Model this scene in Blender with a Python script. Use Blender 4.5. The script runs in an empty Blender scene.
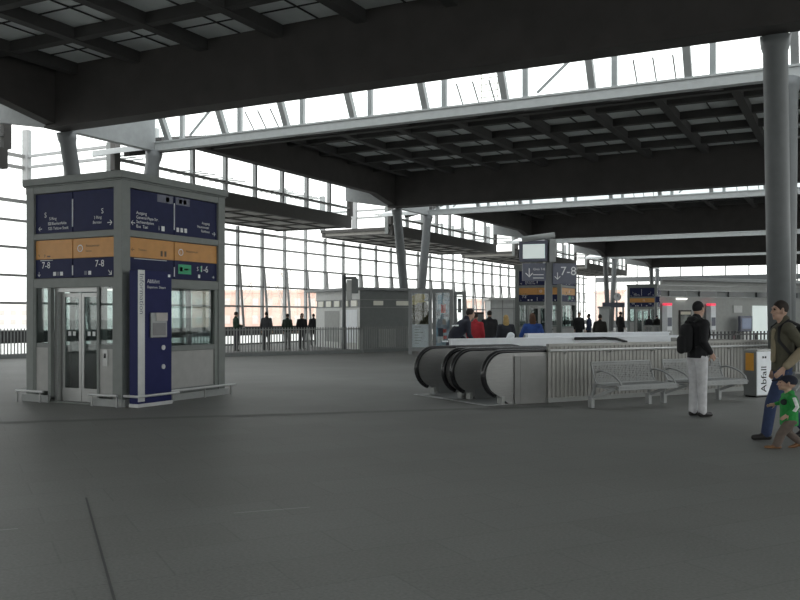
import bpy, math, random
from mathutils import Vector, Matrix
random.seed(7)
R = math.radians
scn = bpy.context.scene
COL = scn.collection
YAW = R(27.5); CC, SS = math.cos(YAW), math.sin(YAW)
F, HOR, EYE = 870.0, 315.0, 1.6

# ------------------------------------------------------------------ placing
def W(px, d, z=0.0):
    cx = (px - 400) / F * d
    return Vector((cx * CC - d * SS, cx * SS + d * CC, z))
def G(px, py, z=0.0):
    return W(px, F * EYE / (py - HOR), z)
def cam_dir(ang):                      # ground direction, degrees to the right of the view axis
    a = R(ang) - YAW
    return Vector((math.sin(a), math.cos(a), 0))

# ------------------------------------------------------------------ materials
def mat(name, col, rough=0.6, metal=0.0, var=0.06, scale=6.0, bump=0.0, emit=0.0, stretch=None):
    m = bpy.data.materials.new(name); m.use_nodes = True
    nt = m.node_tree; b = nt.nodes['Principled BSDF']
    b.inputs['Roughness'].default_value = rough
    b.inputs['Metallic'].default_value = metal
    tc = nt.nodes.new('ShaderNodeTexCoord'); no = nt.nodes.new('ShaderNodeTexNoise')
    no.inputs['Scale'].default_value = scale; no.inputs['Detail'].default_value = 4
    if stretch:
        mp = nt.nodes.new('ShaderNodeMapping'); mp.inputs['Scale'].default_value = stretch
        nt.links.new(tc.outputs['Object'], mp.inputs['Vector']); nt.links.new(mp.outputs['Vector'], no.inputs['Vector'])
    else:
        nt.links.new(tc.outputs['Object'], no.inputs['Vector'])
    rp = nt.nodes.new('ShaderNodeValToRGB')
    rp.color_ramp.elements[0].position = 0.3; rp.color_ramp.elements[1].position = 0.7
    rp.color_ramp.elements[0].color = tuple(max(0, c * (1 - var)) for c in col) + (1,)
    rp.color_ramp.elements[1].color = tuple(min(1, c * (1 + var)) for c in col) + (1,)
    nt.links.new(no.outputs['Fac'], rp.inputs['Fac']); nt.links.new(rp.outputs['Color'], b.inputs['Base Color'])
    if emit:
        b.inputs['Emission Color'].default_value = tuple(col) + (1,)
        b.inputs['Emission Strength'].default_value = emit
    if bump:
        bm_ = nt.nodes.new('ShaderNodeBump'); bm_.inputs['Strength'].default_value = bump
        nt.links.new(no.outputs['Fac'], bm_.inputs['Height']); nt.links.new(bm_.outputs['Normal'], b.inputs['Normal'])
    return m
def glass(name, tint=(0.93, 0.96, 0.96), refl=0.09, rough=0.02):
    m = bpy.data.materials.new(name); m.use_nodes = True
    nt = m.node_tree; nt.nodes.clear()
    out = nt.nodes.new('ShaderNodeOutputMaterial'); mix = nt.nodes.new('ShaderNodeMixShader')
    t = nt.nodes.new('ShaderNodeBsdfTransparent'); g = nt.nodes.new('ShaderNodeBsdfGlossy')
    t.inputs['Color'].default_value = tint + (1,); g.inputs['Roughness'].default_value = rough
    mix.inputs['Fac'].default_value = refl
    nt.links.new(t.outputs[0], mix.inputs[1]); nt.links.new(g.outputs[0], mix.inputs[2]); nt.links.new(mix.outputs[0], out.inputs[0])
    return m
def floor_mat():
    m = bpy.data.materials.new('floor_tiles'); m.use_nodes = True
    nt = m.node_tree; b = nt.nodes['Principled BSDF']; L = nt.links.new
    tc = nt.nodes.new('ShaderNodeTexCoord'); mp = nt.nodes.new('ShaderNodeMapping')
    mp.inputs['Rotation'].default_value = (0, 0, -R(54.5))
    L(tc.outputs['Object'], mp.inputs['Vector'])
    br = nt.nodes.new('ShaderNodeTexBrick'); br.inputs['Scale'].default_value = 1.0
    br.inputs['Brick Width'].default_value = 1.2; br.inputs['Row Height'].default_value = 0.6
    br.inputs['Mortar Size'].default_value = 0.008; br.inputs['Mortar Smooth'].default_value = 0.3
    br.inputs['Color1'].default_value = (0.208, 0.208, 0.198, 1); br.inputs['Color2'].default_value = (0.220, 0.222, 0.212, 1)
    br.inputs['Mortar'].default_value = (0.188, 0.19, 0.182, 1)
    L(mp.outputs['Vector'], br.inputs['Vector'])
    n1 = nt.nodes.new('ShaderNodeTexNoise'); n1.inputs['Scale'].default_value = 0.35; n1.inputs['Detail'].default_value = 5
    n2 = nt.nodes.new('ShaderNodeTexNoise'); n2.inputs['Scale'].default_value = 45; n2.inputs['Detail'].default_value = 2
    L(tc.outputs['Object'], n1.inputs['Vector']); L(tc.outputs['Object'], n2.inputs['Vector'])
    ad = nt.nodes.new('ShaderNodeMath'); ad.operation = 'ADD'; L(n1.outputs['Fac'], ad.inputs[0]); L(n2.outputs['Fac'], ad.inputs[1])
    mr = nt.nodes.new('ShaderNodeMapRange'); mr.inputs['From Min'].default_value = 0.6; mr.inputs['From Max'].default_value = 1.4
    mr.inputs['To Min'].default_value = 0.78; mr.inputs['To Max'].default_value = 1.22; L(ad.outputs[0], mr.inputs['Value'])
    mx = nt.nodes.new('ShaderNodeMix'); mx.data_type = 'RGBA'; mx.blend_type = 'MULTIPLY'; mx.inputs['Factor'].default_value = 1
    L(br.outputs['Color'], mx.inputs[6]); L(mr.outputs['Result'], mx.inputs[7]); L(mx.outputs[2], b.inputs['Base Color'])
    b.inputs['Roughness'].default_value = 0.55; b.inputs['Specular IOR Level'].default_value = 0.25
    return m
M = {}
def defmats():
    M.update(
        floor=floor_mat(),
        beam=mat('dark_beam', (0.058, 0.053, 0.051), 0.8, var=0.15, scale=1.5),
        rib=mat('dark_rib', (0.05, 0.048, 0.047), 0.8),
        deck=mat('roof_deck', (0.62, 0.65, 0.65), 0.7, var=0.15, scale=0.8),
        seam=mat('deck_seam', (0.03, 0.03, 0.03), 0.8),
        fascia=mat('light_fascia', (0.50, 0.52, 0.52), 0.55),
        plate=mat('cantilever_plate', (0.32, 0.335, 0.34), 0.6),
        column=mat('column_paint', (0.16, 0.17, 0.175), 0.45),
        mullion=mat('mullion_grey', (0.40, 0.41, 0.41), 0.5),
        mullion_dark=mat('transom_dark', (0.24, 0.24, 0.235), 0.5),
        slab=mat('slab_edge', (0.085, 0.082, 0.078), 0.8),
        soffit=mat('slab_soffit', (0.30, 0.29, 0.265), 0.7),
        glass=glass('clear_glass'),
        dglass=glass('lift_glass', (0.66, 0.71, 0.70), 0.10),
        sglass=glass('showcase_glass', (0.95, 0.97, 0.97), 0.05),
        frame=mat('lift_frame_grey', (0.215, 0.232, 0.224), 0.5),
        frame2=mat('lift_frame_light', (0.33, 0.345, 0.34), 0.45),
        blue=mat('sign_blue', (0.024, 0.029, 0.085), 0.5),
        pylon=mat('pylon_blue', (0.022, 0.026, 0.105), 0.5),
        orange=mat('sign_orange', (0.66, 0.32, 0.09), 0.45),
        white=mat('lettering_white', (0.85, 0.86, 0.88), 0.5, var=0.02),
        dark=mat('lettering_dark', (0.12, 0.08, 0.05), 0.5),
        black=mat('black_rubber', (0.012, 0.012, 0.014), 0.22),
        steel=mat('brushed_steel', (0.42, 0.425, 0.42), 0.34, 0.65, stretch=(1, 1, 12)),
        steel_l=mat('light_steel', (0.62, 0.63, 0.63), 0.4, 0.3),
        steel_d=mat('dark_steel', (0.30, 0.31, 0.31), 0.4, 0.6),
        ribbed=mat('ribbed_cladding', (0.36, 0.355, 0.335), 0.5, 0.25),
        panelw=mat('white_panel', (0.86, 0.89, 0.93), 0.4, var=0.03),
        kiosk=mat('kiosk_panel', (0.35, 0.36, 0.35), 0.55),
        kiosk_l=mat('kiosk_pale', (0.62, 0.63, 0.62), 0.5),
        kiosk_d=mat('kiosk_dark', (0.22, 0.235, 0.235), 0.55),
        picket=mat('picket_paint', (0.26, 0.27, 0.265), 0.5),
        picket_d=mat('picket_dark', (0.05, 0.05, 0.052), 0.5),
        green=mat('exit_green', (0.05, 0.42, 0.20), 0.5),
        red_l=mat('red_lamp', (1.0, 0.06, 0.12), 0.4, emit=0.75),
        screen=mat('lit_screen', (0.72, 0.80, 0.78), 0.3, emit=0.45),
        screen_b=mat('blue_screen', (0.16, 0.20, 0.30), 0.2, emit=0.2),
        grey_sign=mat('grey_sign', (0.13, 0.14, 0.19), 0.4),
        yellow=mat('yellow_panel', (0.75, 0.36, 0.05), 0.5),
        brick=mat('salmon_facade', (0.80, 0.55, 0.46), 0.8, var=0.1, scale=0.6),
        pale=mat('pale_facade', (0.86, 0.82, 0.78), 0.8),
        outdoor=mat('outdoor_ground', (0.62, 0.61, 0.58), 0.9, scale=0.2),
        bark=mat('bare_twigs', (0.55, 0.47, 0.42), 0.9),
        lampw=mat('lamp_white', (1, 0.97, 0.9), 0.4, emit=2.5),
        lowp=mat('lower_panel_grey', (0.40, 0.40, 0.39), 0.5),
        endp=mat('end_panel', (0.24, 0.24, 0.235), 0.4, 0.3),
        balu=mat('balustrade_steel', (0.30, 0.30, 0.295), 0.32, 0.55, stretch=(1, 1, 10)),
        concrete=mat('concrete', (0.25, 0.25, 0.24), 0.8),
    )
defmats()
for k_ in ('blue', 'pylon', 'floor'): M[k_].node_tree.nodes['Principled BSDF'].inputs['Specular IOR Level'].default_value = 0.15

# ------------------------------------------------------------------ mesh builder
class MB:
    def __init__(s): s.v = []; s.f = []; s.mi = []
    def add(s, vs, fs, mi=0):
        b = len(s.v); s.v += [tuple(v) for v in vs]; s.f += [tuple(b + i for i in f) for f in fs]; s.mi += [mi] * len(fs); return s
    def box(s, lo, hi, mi=0, m=None):
        x0, y0, z0 = lo; x1, y1, z1 = hi
        vs = [Vector(p) for p in ((x0,y0,z0),(x1,y0,z0),(x1,y1,z0),(x0,y1,z0),(x0,y0,z1),(x1,y0,z1),(x1,y1,z1),(x0,y1,z1))]
        if m is not None: vs = [m @ v for v in vs]
        return s.add(vs, [(0,3,2,1),(4,5,6,7),(0,1,5,4),(1,2,6,5),(2,3,7,6),(3,0,4,7)], mi)
    def bar(s, a, b, w, h, mi=0, up=(0, 0, 1)):        # rectangular bar from a to b
        a, b = Vector(a), Vector(b); t = (b - a); L = t.length; t.normalize()
        u = Vector(up)
        if abs(t.dot(u)) > 0.98: u = Vector((0, 1, 0))
        x = t.cross(u).normalized(); z = x.cross(t).normalized()
        vs = []
        for p in (a, b):
            for i, j in ((-1,-1),(1,-1),(1,1),(-1,1)): vs.append(p + x * (i * w / 2) + z * (j * h / 2))
        return s.add(vs, [(0,3,2,1),(4,5,6,7),(0,1,5,4),(1,2,6,5),(2,3,7,6),(3,0,4,7)], mi)
    def tube(s, pts, r, n=10, mi=0, cap=True):
        pts = [Vector(p) for p in pts]; k = len(pts)
        rs = r if isinstance(r, (list, tuple)) else [r] * k
        vs = []; prev = None
        for i, p in enumerate(pts):
            t = (pts[min(i + 1, k - 1)] - pts[max(i - 1, 0)]).normalized()
            if prev is None:
                u = Vector((0, 0, 1)) if abs(t.z) < 0.9 else Vector((1, 0, 0))
                x = t.cross(u).normalized()
            else: x = (prev - t * prev.dot(t)).normalized()
            prev = x; y = t.cross(x)
            for j in range(n):
                a = 2 * math.pi * j / n
                vs.append(p + (x * math.cos(a) + y * math.sin(a)) * rs[i])
        fs = [(i * n + j, i * n + (j + 1) % n, (i + 1) * n + (j + 1) % n, (i + 1) * n + j) for i in range(k - 1) for j in range(n)]
        if cap: fs += [tuple(range(n))[::-1], tuple((k - 1) * n + j for j in range(n))]
        return s.add(vs, fs, mi)
    def prism(s, poly, axis, lo, hi, mi=0, m=None):    # polygon extruded along an axis
        def pt(p, t):
            v = Vector((t, p[0], p[1])) if axis == 'x' else Vector((p[0], t, p[1])) if axis == 'y' else Vector((p[0], p[1], t))
            return m @ v if m is not None else v
        n = len(poly)
        vs = [pt(p, lo) for p in poly] + [pt(p, hi) for p in poly]
        fs = [tuple(range(n)), tuple(range(2 * n - 1, n - 1, -1))] + [(i, n + i, n + (i + 1) % n, (i + 1) % n) for i in range(n)]
        return s.add(vs, fs, mi)
    def ell(s, c, r, n=12, k=8, mi=0, m=None):
        c = Vector(c); vs = []
        for i in range(k + 1):
            th = math.pi * i / k
            for j in range(n):
                a = 2 * math.pi * j / n
                v = Vector((r[0] * math.sin(th) * math.cos(a), r[1] * math.sin(th) * math.sin(a), r[2] * math.cos(th)))
                if m is not None: v = m @ v
                vs.append(c + v)
        fs = [(i * n + j, (i + 1) * n + j, (i + 1) * n + (j + 1) % n, i * n + (j + 1) % n) for i in range(k) for j in range(n)]
        return s.add(vs, fs, mi)
    def build(s, name, mats, parent=None, loc=None, rz=0, bevel=0, smooth=False):
        me = bpy.data.meshes.new(name); me.from_pydata(s.v, [], s.f); me.update()
        if not isinstance(mats, (list, tuple)): mats = [mats]
        for q in mats: me.materials.append(q)
        me.polygons.foreach_set('material_index', s.mi)
        if smooth: me.polygons.foreach_set('use_smooth', [True] * len(s.f))
        o = bpy.data.objects.new(name, me); COL.objects.link(o)
        if parent is not None: o.parent = parent
        if loc is not None: o.location = loc
        o.rotation_euler.z = rz
        if bevel:
            b = o.modifiers.new('bevel', 'BEVEL'); b.width = bevel; b.segments = 2; b.limit_method = 'ANGLE'
        return o
def tag(o, label, cat, group=None, kind=None):
    o['label'] = label; o['category'] = cat
    if group: o['group'] = group
    if kind: o['kind'] = kind
    return o
def empty(name, loc=(0, 0, 0), rz=0, label=None, cat=None, group=None, kind=None):
    o = bpy.data.objects.new(name, None); COL.objects.link(o); o.location = loc; o.rotation_euler.z = rz
    o.empty_display_size = 0.2
    if label: tag(o, label, cat, group, kind)
    return o
def copy_tree(o, parent=None):
    c = o.copy(); COL.objects.link(c)
    if parent is not None: c.parent = parent
    for ch in [x for x in COL.objects if x.parent == o]: copy_tree(ch, c)
    return c
_txt = {}
def text_verts(body, size, align='LEFT'):
    key = (body, size, align)
    if key in _txt: return _txt[key]
    cu = bpy.data.curves.new('t', 'FONT'); cu.body = body; cu.size = size; cu.align_x = align; cu.resolution_u = 3
    ob = bpy.data.objects.new('t', cu); COL.objects.link(ob)
    dg = bpy.context.evaluated_depsgraph_get(); dg.update()
    me = bpy.data.meshes.new_from_object(ob.evaluated_get(dg))
    r = ([v.co.copy() for v in me.vertices], [tuple(p.vertices) for p in me.polygons])
    bpy.data.objects.remove(ob); bpy.data.curves.remove(cu); bpy.data.meshes.remove(me)
    _txt[key] = r; return r
def put_text(mb, body, size, m, align='LEFT', mi=0):
    v, f = text_verts(body, size, align); mb.add([m @ p for p in v], f, mi)

def face_m(o, u, nrm):             # local x along u, local y up, local z outward
    u = Vector(u).normalized(); nrm = Vector(nrm).normalized(); up = Vector((0, 0, 1))
    m = Matrix((( u.x, up.x, nrm.x, o[0]), (u.y, up.y, nrm.y, o[1]), (u.z, up.z, nrm.z, o[2]), (0, 0, 0, 1)))
    return m

# ------------------------------------------------------------------ camera, sky
cd = bpy.data.cameras.new('camera'); cam = bpy.data.objects.new('camera', cd); COL.objects.link(cam)
cam.location = (0, 0, EYE); cam.rotation_euler = (R(90), 0, YAW)
cd.sensor_width = 36; cd.lens = 36 * F / 800; cd.shift_y = (HOR - 300) / 800; cd.clip_end = 900
scn.camera = cam
w = bpy.data.worlds.new('overcast'); scn.world = w; w.use_nodes = True
nt = w.node_tree; bg = nt.nodes['Background']
tc = nt.nodes.new('ShaderNodeTexCoord'); sp = nt.nodes.new('ShaderNodeSeparateXYZ'); nt.links.new(tc.outputs['Generated'], sp.inputs[0])
rp = nt.nodes.new('ShaderNodeValToRGB'); rp.color_ramp.elements[0].color = (0.97, 0.96, 0.93, 1); rp.color_ramp.elements[1].color = (0.93, 0.97, 1.0, 1)
nt.links.new(sp.outputs['Z'], rp.inputs['Fac']); nt.links.new(rp.outputs['Color'], bg.inputs['Color'])
bg.inputs['Strength'].default_value = 2.3
scn.view_settings.view_transform = 'Standard'; scn.view_settings.look = 'None'; scn.view_settings.exposure = 0.0

# ------------------------------------------------------------------ hall dimensions
K = 5.6
XR, XRR = -3.79 * K, -0.259 * K            # the two rows of columns
XIN, XOUT = -4.32 * K, -5.19 * K           # clerestory plane, outer glass wall
XE = 14.0                                    # the hall's unseen side, placed to tune the light
P = 3.86 * K; B0, F1 = 3.36 * K, 4.03 * K  # deep beam and light fascia of the first gap
ZB = EYE + K                                # underside of the deep beams
ZR, ZD = 8.65, 8.96                         # rib undersides, deck
NB = 5
YEND = B0 + 4 * P + 4.6
E_ANG = 61.0
ev = cam_dir(E_ANG); nv = Vector((-ev.y, ev.x, 0)); EZ = math.atan2(ev.y, ev.x)
EO = G(500, 405)
def EL(x, y, z=0): return EO + ev * x + nv * y + Vector((0, 0, z))

# ------------------------------------------------------------------ floor with the stairwell opening
WX0, WX1, WY0, WY1 = 1.25, 7.25, 0.12, 2.44
mb = MB()
outer = [(XOUT - 0.3, -30), (XE + 0.3, -30), (XE + 0.3, YEND + 0.3), (XOUT - 0.3, YEND + 0.3)]
hole = [EL(WX0, WY0), EL(WX1, WY0), EL(WX1, WY1), EL(WX0, WY1)]
vs = [(x, y, 0) for x, y in outer] + [tuple(h) for h in hole]
def ccw_from(): pass
import itertools
from mathutils.geometry import tessellate_polygon
tri = tessellate_polygon([[Vector(v) for v in vs[:4]], [Vector(v) for v in vs[4:]]])
tf = []
for t in tri:
    a, b, c = (Vector(vs[i]) for i in t)
    tf.append(tuple(t) if (b - a).cross(c - a).z > 0 else tuple(reversed(t)))
mb.add(vs, tf)
fl = mb.build('floor', M['floor'])
tag(fl, 'dark grey stone tile floor of the station hall', 'floor', kind='structure')
# dark strip crossing the floor
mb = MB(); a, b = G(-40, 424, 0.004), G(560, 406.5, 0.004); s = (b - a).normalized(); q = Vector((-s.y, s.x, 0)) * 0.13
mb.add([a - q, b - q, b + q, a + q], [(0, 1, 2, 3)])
tag(mb.build('trim_1', mat('dark_strip', (0.145, 0.147, 0.14), 0.7)), 'dark strip running across the grey floor between lift and escalator', 'floor strip', kind='structure')
mb = MB(); a, b = G(86, 498, 0.004), G(116, 606, 0.004); s = (b - a).normalized(); q = Vector((-s.y, s.x, 0)) * 0.008
mb.add([a - q, b - q, b + q, a + q], [(0, 1, 2, 3)])
tag(mb.build('trim_2', mat('joint_dark', (0.08, 0.082, 0.08), 0.6)), 'thin dark expansion joint in the floor close to the camera', 'floor joint', kind='structure')
mb = MB(); 
for (x0, y0, x1, y1) in ((234, 513.5, 310, 507.5), (-5, 531, 18, 529)):
    a, b = G(x0, y0, 0.004), G(x1, y1, 0.004); s = (b - a).normalized(); q = Vector((-s.y, s.x, 0)) * 0.010
    mb.add([a - q, b - q, b + q, a + q], [(0, 1, 2, 3)])
tag(mb.build('trim_3', mat('joint_light', (0.30, 0.30, 0.29), 0.5)), 'short pale worn joint line in the floor tiles', 'floor joint', kind='structure')
# well below the floor
mb = MB()
zb = -4.6
c = [EL(WX0, WY0 - .02), EL(WX1 + 3, WY0 - .02), EL(WX1 + 3, WY1 + .02), EL(WX0, WY1 + .02)]
for i in range(4):
    a, b = c[i], c[(i + 1) % 4]
    mb.add([a + Vector((0, 0, -0.02)), b + Vector((0, 0, -0.02)), b + Vector((0, 0, zb)), a + Vector((0, 0, zb))], [(0, 1, 2, 3)])
mb.add([v + Vector((0, 0, zb)) for v in c], [(0, 1, 2, 3)])
tag(mb.build('wall_well', M['concrete']), 'concrete walls of the escalator well below the floor', 'well wall', kind='structure')

# ------------------------------------------------------------------ outdoors
mb = MB(); mb.box((-400, -200, -0.5), (400, 500, -0.3))
tag(mb.build('ground', M['outdoor']), 'pale ground outside the glass hall', 'ground', kind='structure')
def house(px0, px1, d, ztop, m, label, cols=8, rows=3):
    a, b = W(px0, d), W(px1, d); u = (b - a).normalized(); n = Vector((u.y, -u.x, 0)); L = (b - a).length
    if n.dot(-a) < 0: n = -n
    e = empty('apartment_building', a, 0, label, 'building', 'pale blocks outside the glass wall')
    mm = face_m((0, 0, -0.3), u, n)
    q = MB(); q.box((0, 0, -12), (L, ztop + 0.3, 0), m=mm); q.box((-.2, ztop + .3, -12.2), (L + .2, ztop + .7, .2), m=mm); q.build('wall', m, e)
    for i in range(cols):
        for j in range(rows):
            x = L * (i + .5) / cols; z = (ztop) * (j + .55) / rows
            wq = MB(); wq.box((x - L / cols * .22, z - ztop / rows * .25, 0.0), (x + L / cols * .22, z + ztop / rows * .25, .06), m=mm)
            wq.build('window', mat('pane_pale', (0.66, 0.62, 0.60), 0.3) if 'pp' not in M else M['pp'], e)
    return e
M['pp'] = mat('pane_pale', (0.70, 0.64, 0.60), 0.3)
house(192, 333, 118, 4.6, M['brick'], 'low salmon coloured building outside behind the waiting travellers', 10, 2)
house(470, 512, 150, 4.0, M['brick'], 'salmon facade outside behind the pale glass kiosk', 5, 2)
house(610, 625, 150, 5.6, M['brick'], 'narrow salmon block outside beside the station clock', 3, 3)
house(-60, 30, 135, 2.9, M['pale'], 'pale low block outside past the lift tower', 8, 2)
def bare_tree(px, d, h, label):
    q = MB(); rnd = random.Random(px)
    def br(p, dr, L, r, lev):
        e_ = p + dr * L; q.tube([p, p + dr * L * .5 + Vector((rnd.uniform(-.05, .05) * L,) * 2 + (0,)), e_], [r, r * .8, r * .55], 5)
        if lev == 0: return
        for _ in range(3 if lev > 1 else 4):
            dd = (dr + Vector((rnd.uniform(-.6, .6), rnd.uniform(-.6, .6), rnd.uniform(.0, .5)))).normalized()
            br(p + dr * L * rnd.uniform(.5, 1), dd, L * rnd.uniform(.5, .7), r * .5, lev - 1)
    br(Vector((0, 0, 0)), Vector((0, 0, 1)), h * .45, .10, 3)
    o = q.build('bare_tree', M['bark'], loc=W(px, d, -.3)); tag(o, label, 'tree', 'leafless trees outside the glass wall')
for px, d, h, l in ((236, 80, 8.5, 'leafless pale tree outside behind the person reading'), (266, 84, 8, 'leafless tree outside behind the traveller in the grey coat'),
                    (284, 78, 7.5, 'leafless tree outside between two pairs of travellers'), (322, 82, 4.5, 'small bare tree outside beside the flat roofed kiosk'), (290, 95, 9, 'taller bare tree outside in front of the salmon building')):
    bare_tree(px, d, h, l)

# ------------------------------------------------------------------ roofs
def roof(j):
    f0, b0 = F1 + (j - 1) * P, B0 + j * P
    root = empty('ceiling', (0, 0, 0), 0, ['coffered dark roof bay behind the viewpoint', 'coffered dark roof bay overhead above the blue sign lift', 'second coffered roof bay beyond the first bright skylight strip',
            'third dark roof bay beyond the second skylight strip', 'fourth dark roof bay toward the far end of the hall', 'last dark roof bay at the far glass end'][j + 1], 'ceiling', 'roof bays', 'structure')
    sl = 6.6
    q = MB()       # deck: slopes up behind the fascia, then flat
    prof = [(f0, ZB + .10), (f0 + sl, ZD), (b0 + .35, ZD), (b0 + .35, ZD + .3), (f0 + sl, ZD + .3), (f0, ZB + .28)]
    q.prism(prof, 'x', XIN, XE); q.build('deck', M['deck'], root)
    ny = 7; y0 = f0 + .4; dy = (b0 - .35 - y0) / ny; nx = 12; x0 = -20.57; dx = 2.42
    q = MB(); g = MB()
    def zbase(y): return ZD if y > f0 + sl else ZB + .10 + (ZD - ZB - .10) * (y - f0) / sl
    for i in range(-1, nx):
        x = x0 + dx * i + .35
        q.box((x - .14, f0 + sl - .2, ZR), (x + .14, b0 - .3, ZD + .01))
        q.bar((x, f0 + .1, ZB + .12), (x, f0 + sl, ZD - .12), .26, .3)
        g.box((x + dx / 2 - .018, f0 + sl, ZD - .03), (x + dx / 2 + .018, b0 - .3, ZD + .01))
    for k in range(1, ny):
        y = y0 + dy * k; z = zbase(y)
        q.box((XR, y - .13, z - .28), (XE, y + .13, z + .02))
        if y > f0 + sl - 1: g.box((XR, y + dy / 2 - .02, z - .025), (XE, y + dy / 2 + .02, z + .01))
    q.build('rib_grid', M['rib'], root); g.build('panel_seam', M['seam'], root)
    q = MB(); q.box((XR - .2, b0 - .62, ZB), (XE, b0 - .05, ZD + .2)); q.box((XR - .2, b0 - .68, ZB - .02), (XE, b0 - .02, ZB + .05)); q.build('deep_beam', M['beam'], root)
    q = MB(); q.box((XR - .3, f0 - .12, ZB), (XE, f0 + .14, ZB + .27)); q.box((XR - .3, f0 - .15, ZB + .25), (XE, f0 + .15, ZB + .30)); q.build('fascia', M['fascia'], root)
    # edge beam along the column row with haunch down to the deep beam
    ze = EYE + 1.084 * K
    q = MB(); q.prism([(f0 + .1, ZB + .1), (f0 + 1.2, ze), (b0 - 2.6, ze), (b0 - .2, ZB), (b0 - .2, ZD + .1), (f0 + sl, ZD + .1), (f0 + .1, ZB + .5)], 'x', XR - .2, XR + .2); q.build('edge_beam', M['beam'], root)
    # tapered light arm carried out from the column to the clerestory, and the tie along the column row
    q = MB(); q.prism([(XR, ZB + .02), (XR, ZD), (XIN, ZD), (XIN, EYE + 1.095 * K)], 'y', b0 - .3, b0 + .0); q.build('cantilever_arm', M['plate'], root)
    q = MB(); q.prism([(b0 + .0, ZB), (b0 + .0, ZD), (F1 + j * P - .1, ZD), (F1 + j * P - .1, ZB)], 'x', XR - .15, XR + .12)
    q.build('tie_plate', M['plate'], root)
    q = MB()
    for i in range(2 if j == 0 else 0):
        x = XR + 3.2 + 7.3 * i; y = b0 - 7.6 - 2.5 * i
        q.tube([(x, y, ZR), (x, y, ZR - .35)], .03, 6); q.tube([(x, y, ZR - .35), (x, y, ZR - .5)], [.05, .13], 10)
    if j == 0: q.build('ceiling_spot', M['black'], root)
for j in range(-1, NB): roof(j)

wn = [0]
def window(label, kind='window'):
    wn[0] += 1
    return empty('window_%d' % wn[0], (0, 0, 0), 0, label, 'window', None, 'structure')
ORD = ['nearest', 'second', 'third', 'fourth', 'fifth', 'sixth']
# skylight strips between the roofs
def strip(i):
    b, f = B0 + i * P + .0, F1 + i * P
    root = window(('bright glazed skylight strip with slanted struts behind the %s deep roof beam' % (ORD[i] if i >= 0 else 'rearmost')))
    zt = ZB + 1.95; fb = f - .85
    q = MB(); q.add([(XR, f - .05, ZB + .29), (XE, f - .05, ZB + .29), (XE, fb, zt), (XR, fb, zt), (XR, b - .05, zt), (XE, b - .05, zt)], [(0, 1, 2, 3), (3, 2, 5, 4)]); q.build('pane', M['glass'], root)
    for n in range(12):
        x = -20.57 + 2.42 * n
        q = MB(); q.bar((x, f, ZB + .27), (x, fb, zt - .02), .18, .16); q.build('strut', M['mullion'], root)
        q = MB(); q.box((x + .50, f - .06, ZB + .27), (x + .64, f + .06, ZB + 1.75)); q.build('post', M['mullion'], root)
        if n % 5 in (1, 4) and i >= 0:
            q = MB()
            for t in (.28, .52, .76):
                q.bar((x + .6 + t * 2, f, ZB + .27), (x + .6 + t * 2, f - .5, ZB + .80), .03, .03)
            q.build('rod', M['mullion'], root)
        if n in (0, 5): 
            q = MB(); q.bar((x + .9, f, ZB + .4), (x + 2.5, f - .1, ZB + 1.7), .06, .06); q.build('brace', M['mullion'], root)
    q = MB(); q.box((XR, f - .05, ZB + 1.68), (XE, f + .05, ZB + 1.75)); q.build('top_rail', M['mullion'], root)
    q = MB(); q.box((XR, fb - .06, zt - .08), (XE, fb + .06, zt + .02)); q.build('ridge_rail', M['mullion'], root)
for i in range(-1, NB): strip(i)
# ladder on the first skylight strip
q = MB(); a, b = W(470, 24.3), W(486.5, 24.5)
xa = -9.28; xb = xa + .5
for x in (xa, xb): q.box((x - .012, F1 + .2, ZB + .4), (x + .012, F1 + .22, ZB + 1.7))
for k in range(7): q.box((xa, F1 + .2, ZB + .5 + k * .18), (xb, F1 + .22, ZB + .52 + k * .18))
tag(q.build('roof_ladder', mat('ladder_pale', (.72, .68, .60), .5)), 'thin pale ladder standing in the skylight strip above the roof edge', 'ladder')

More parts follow.
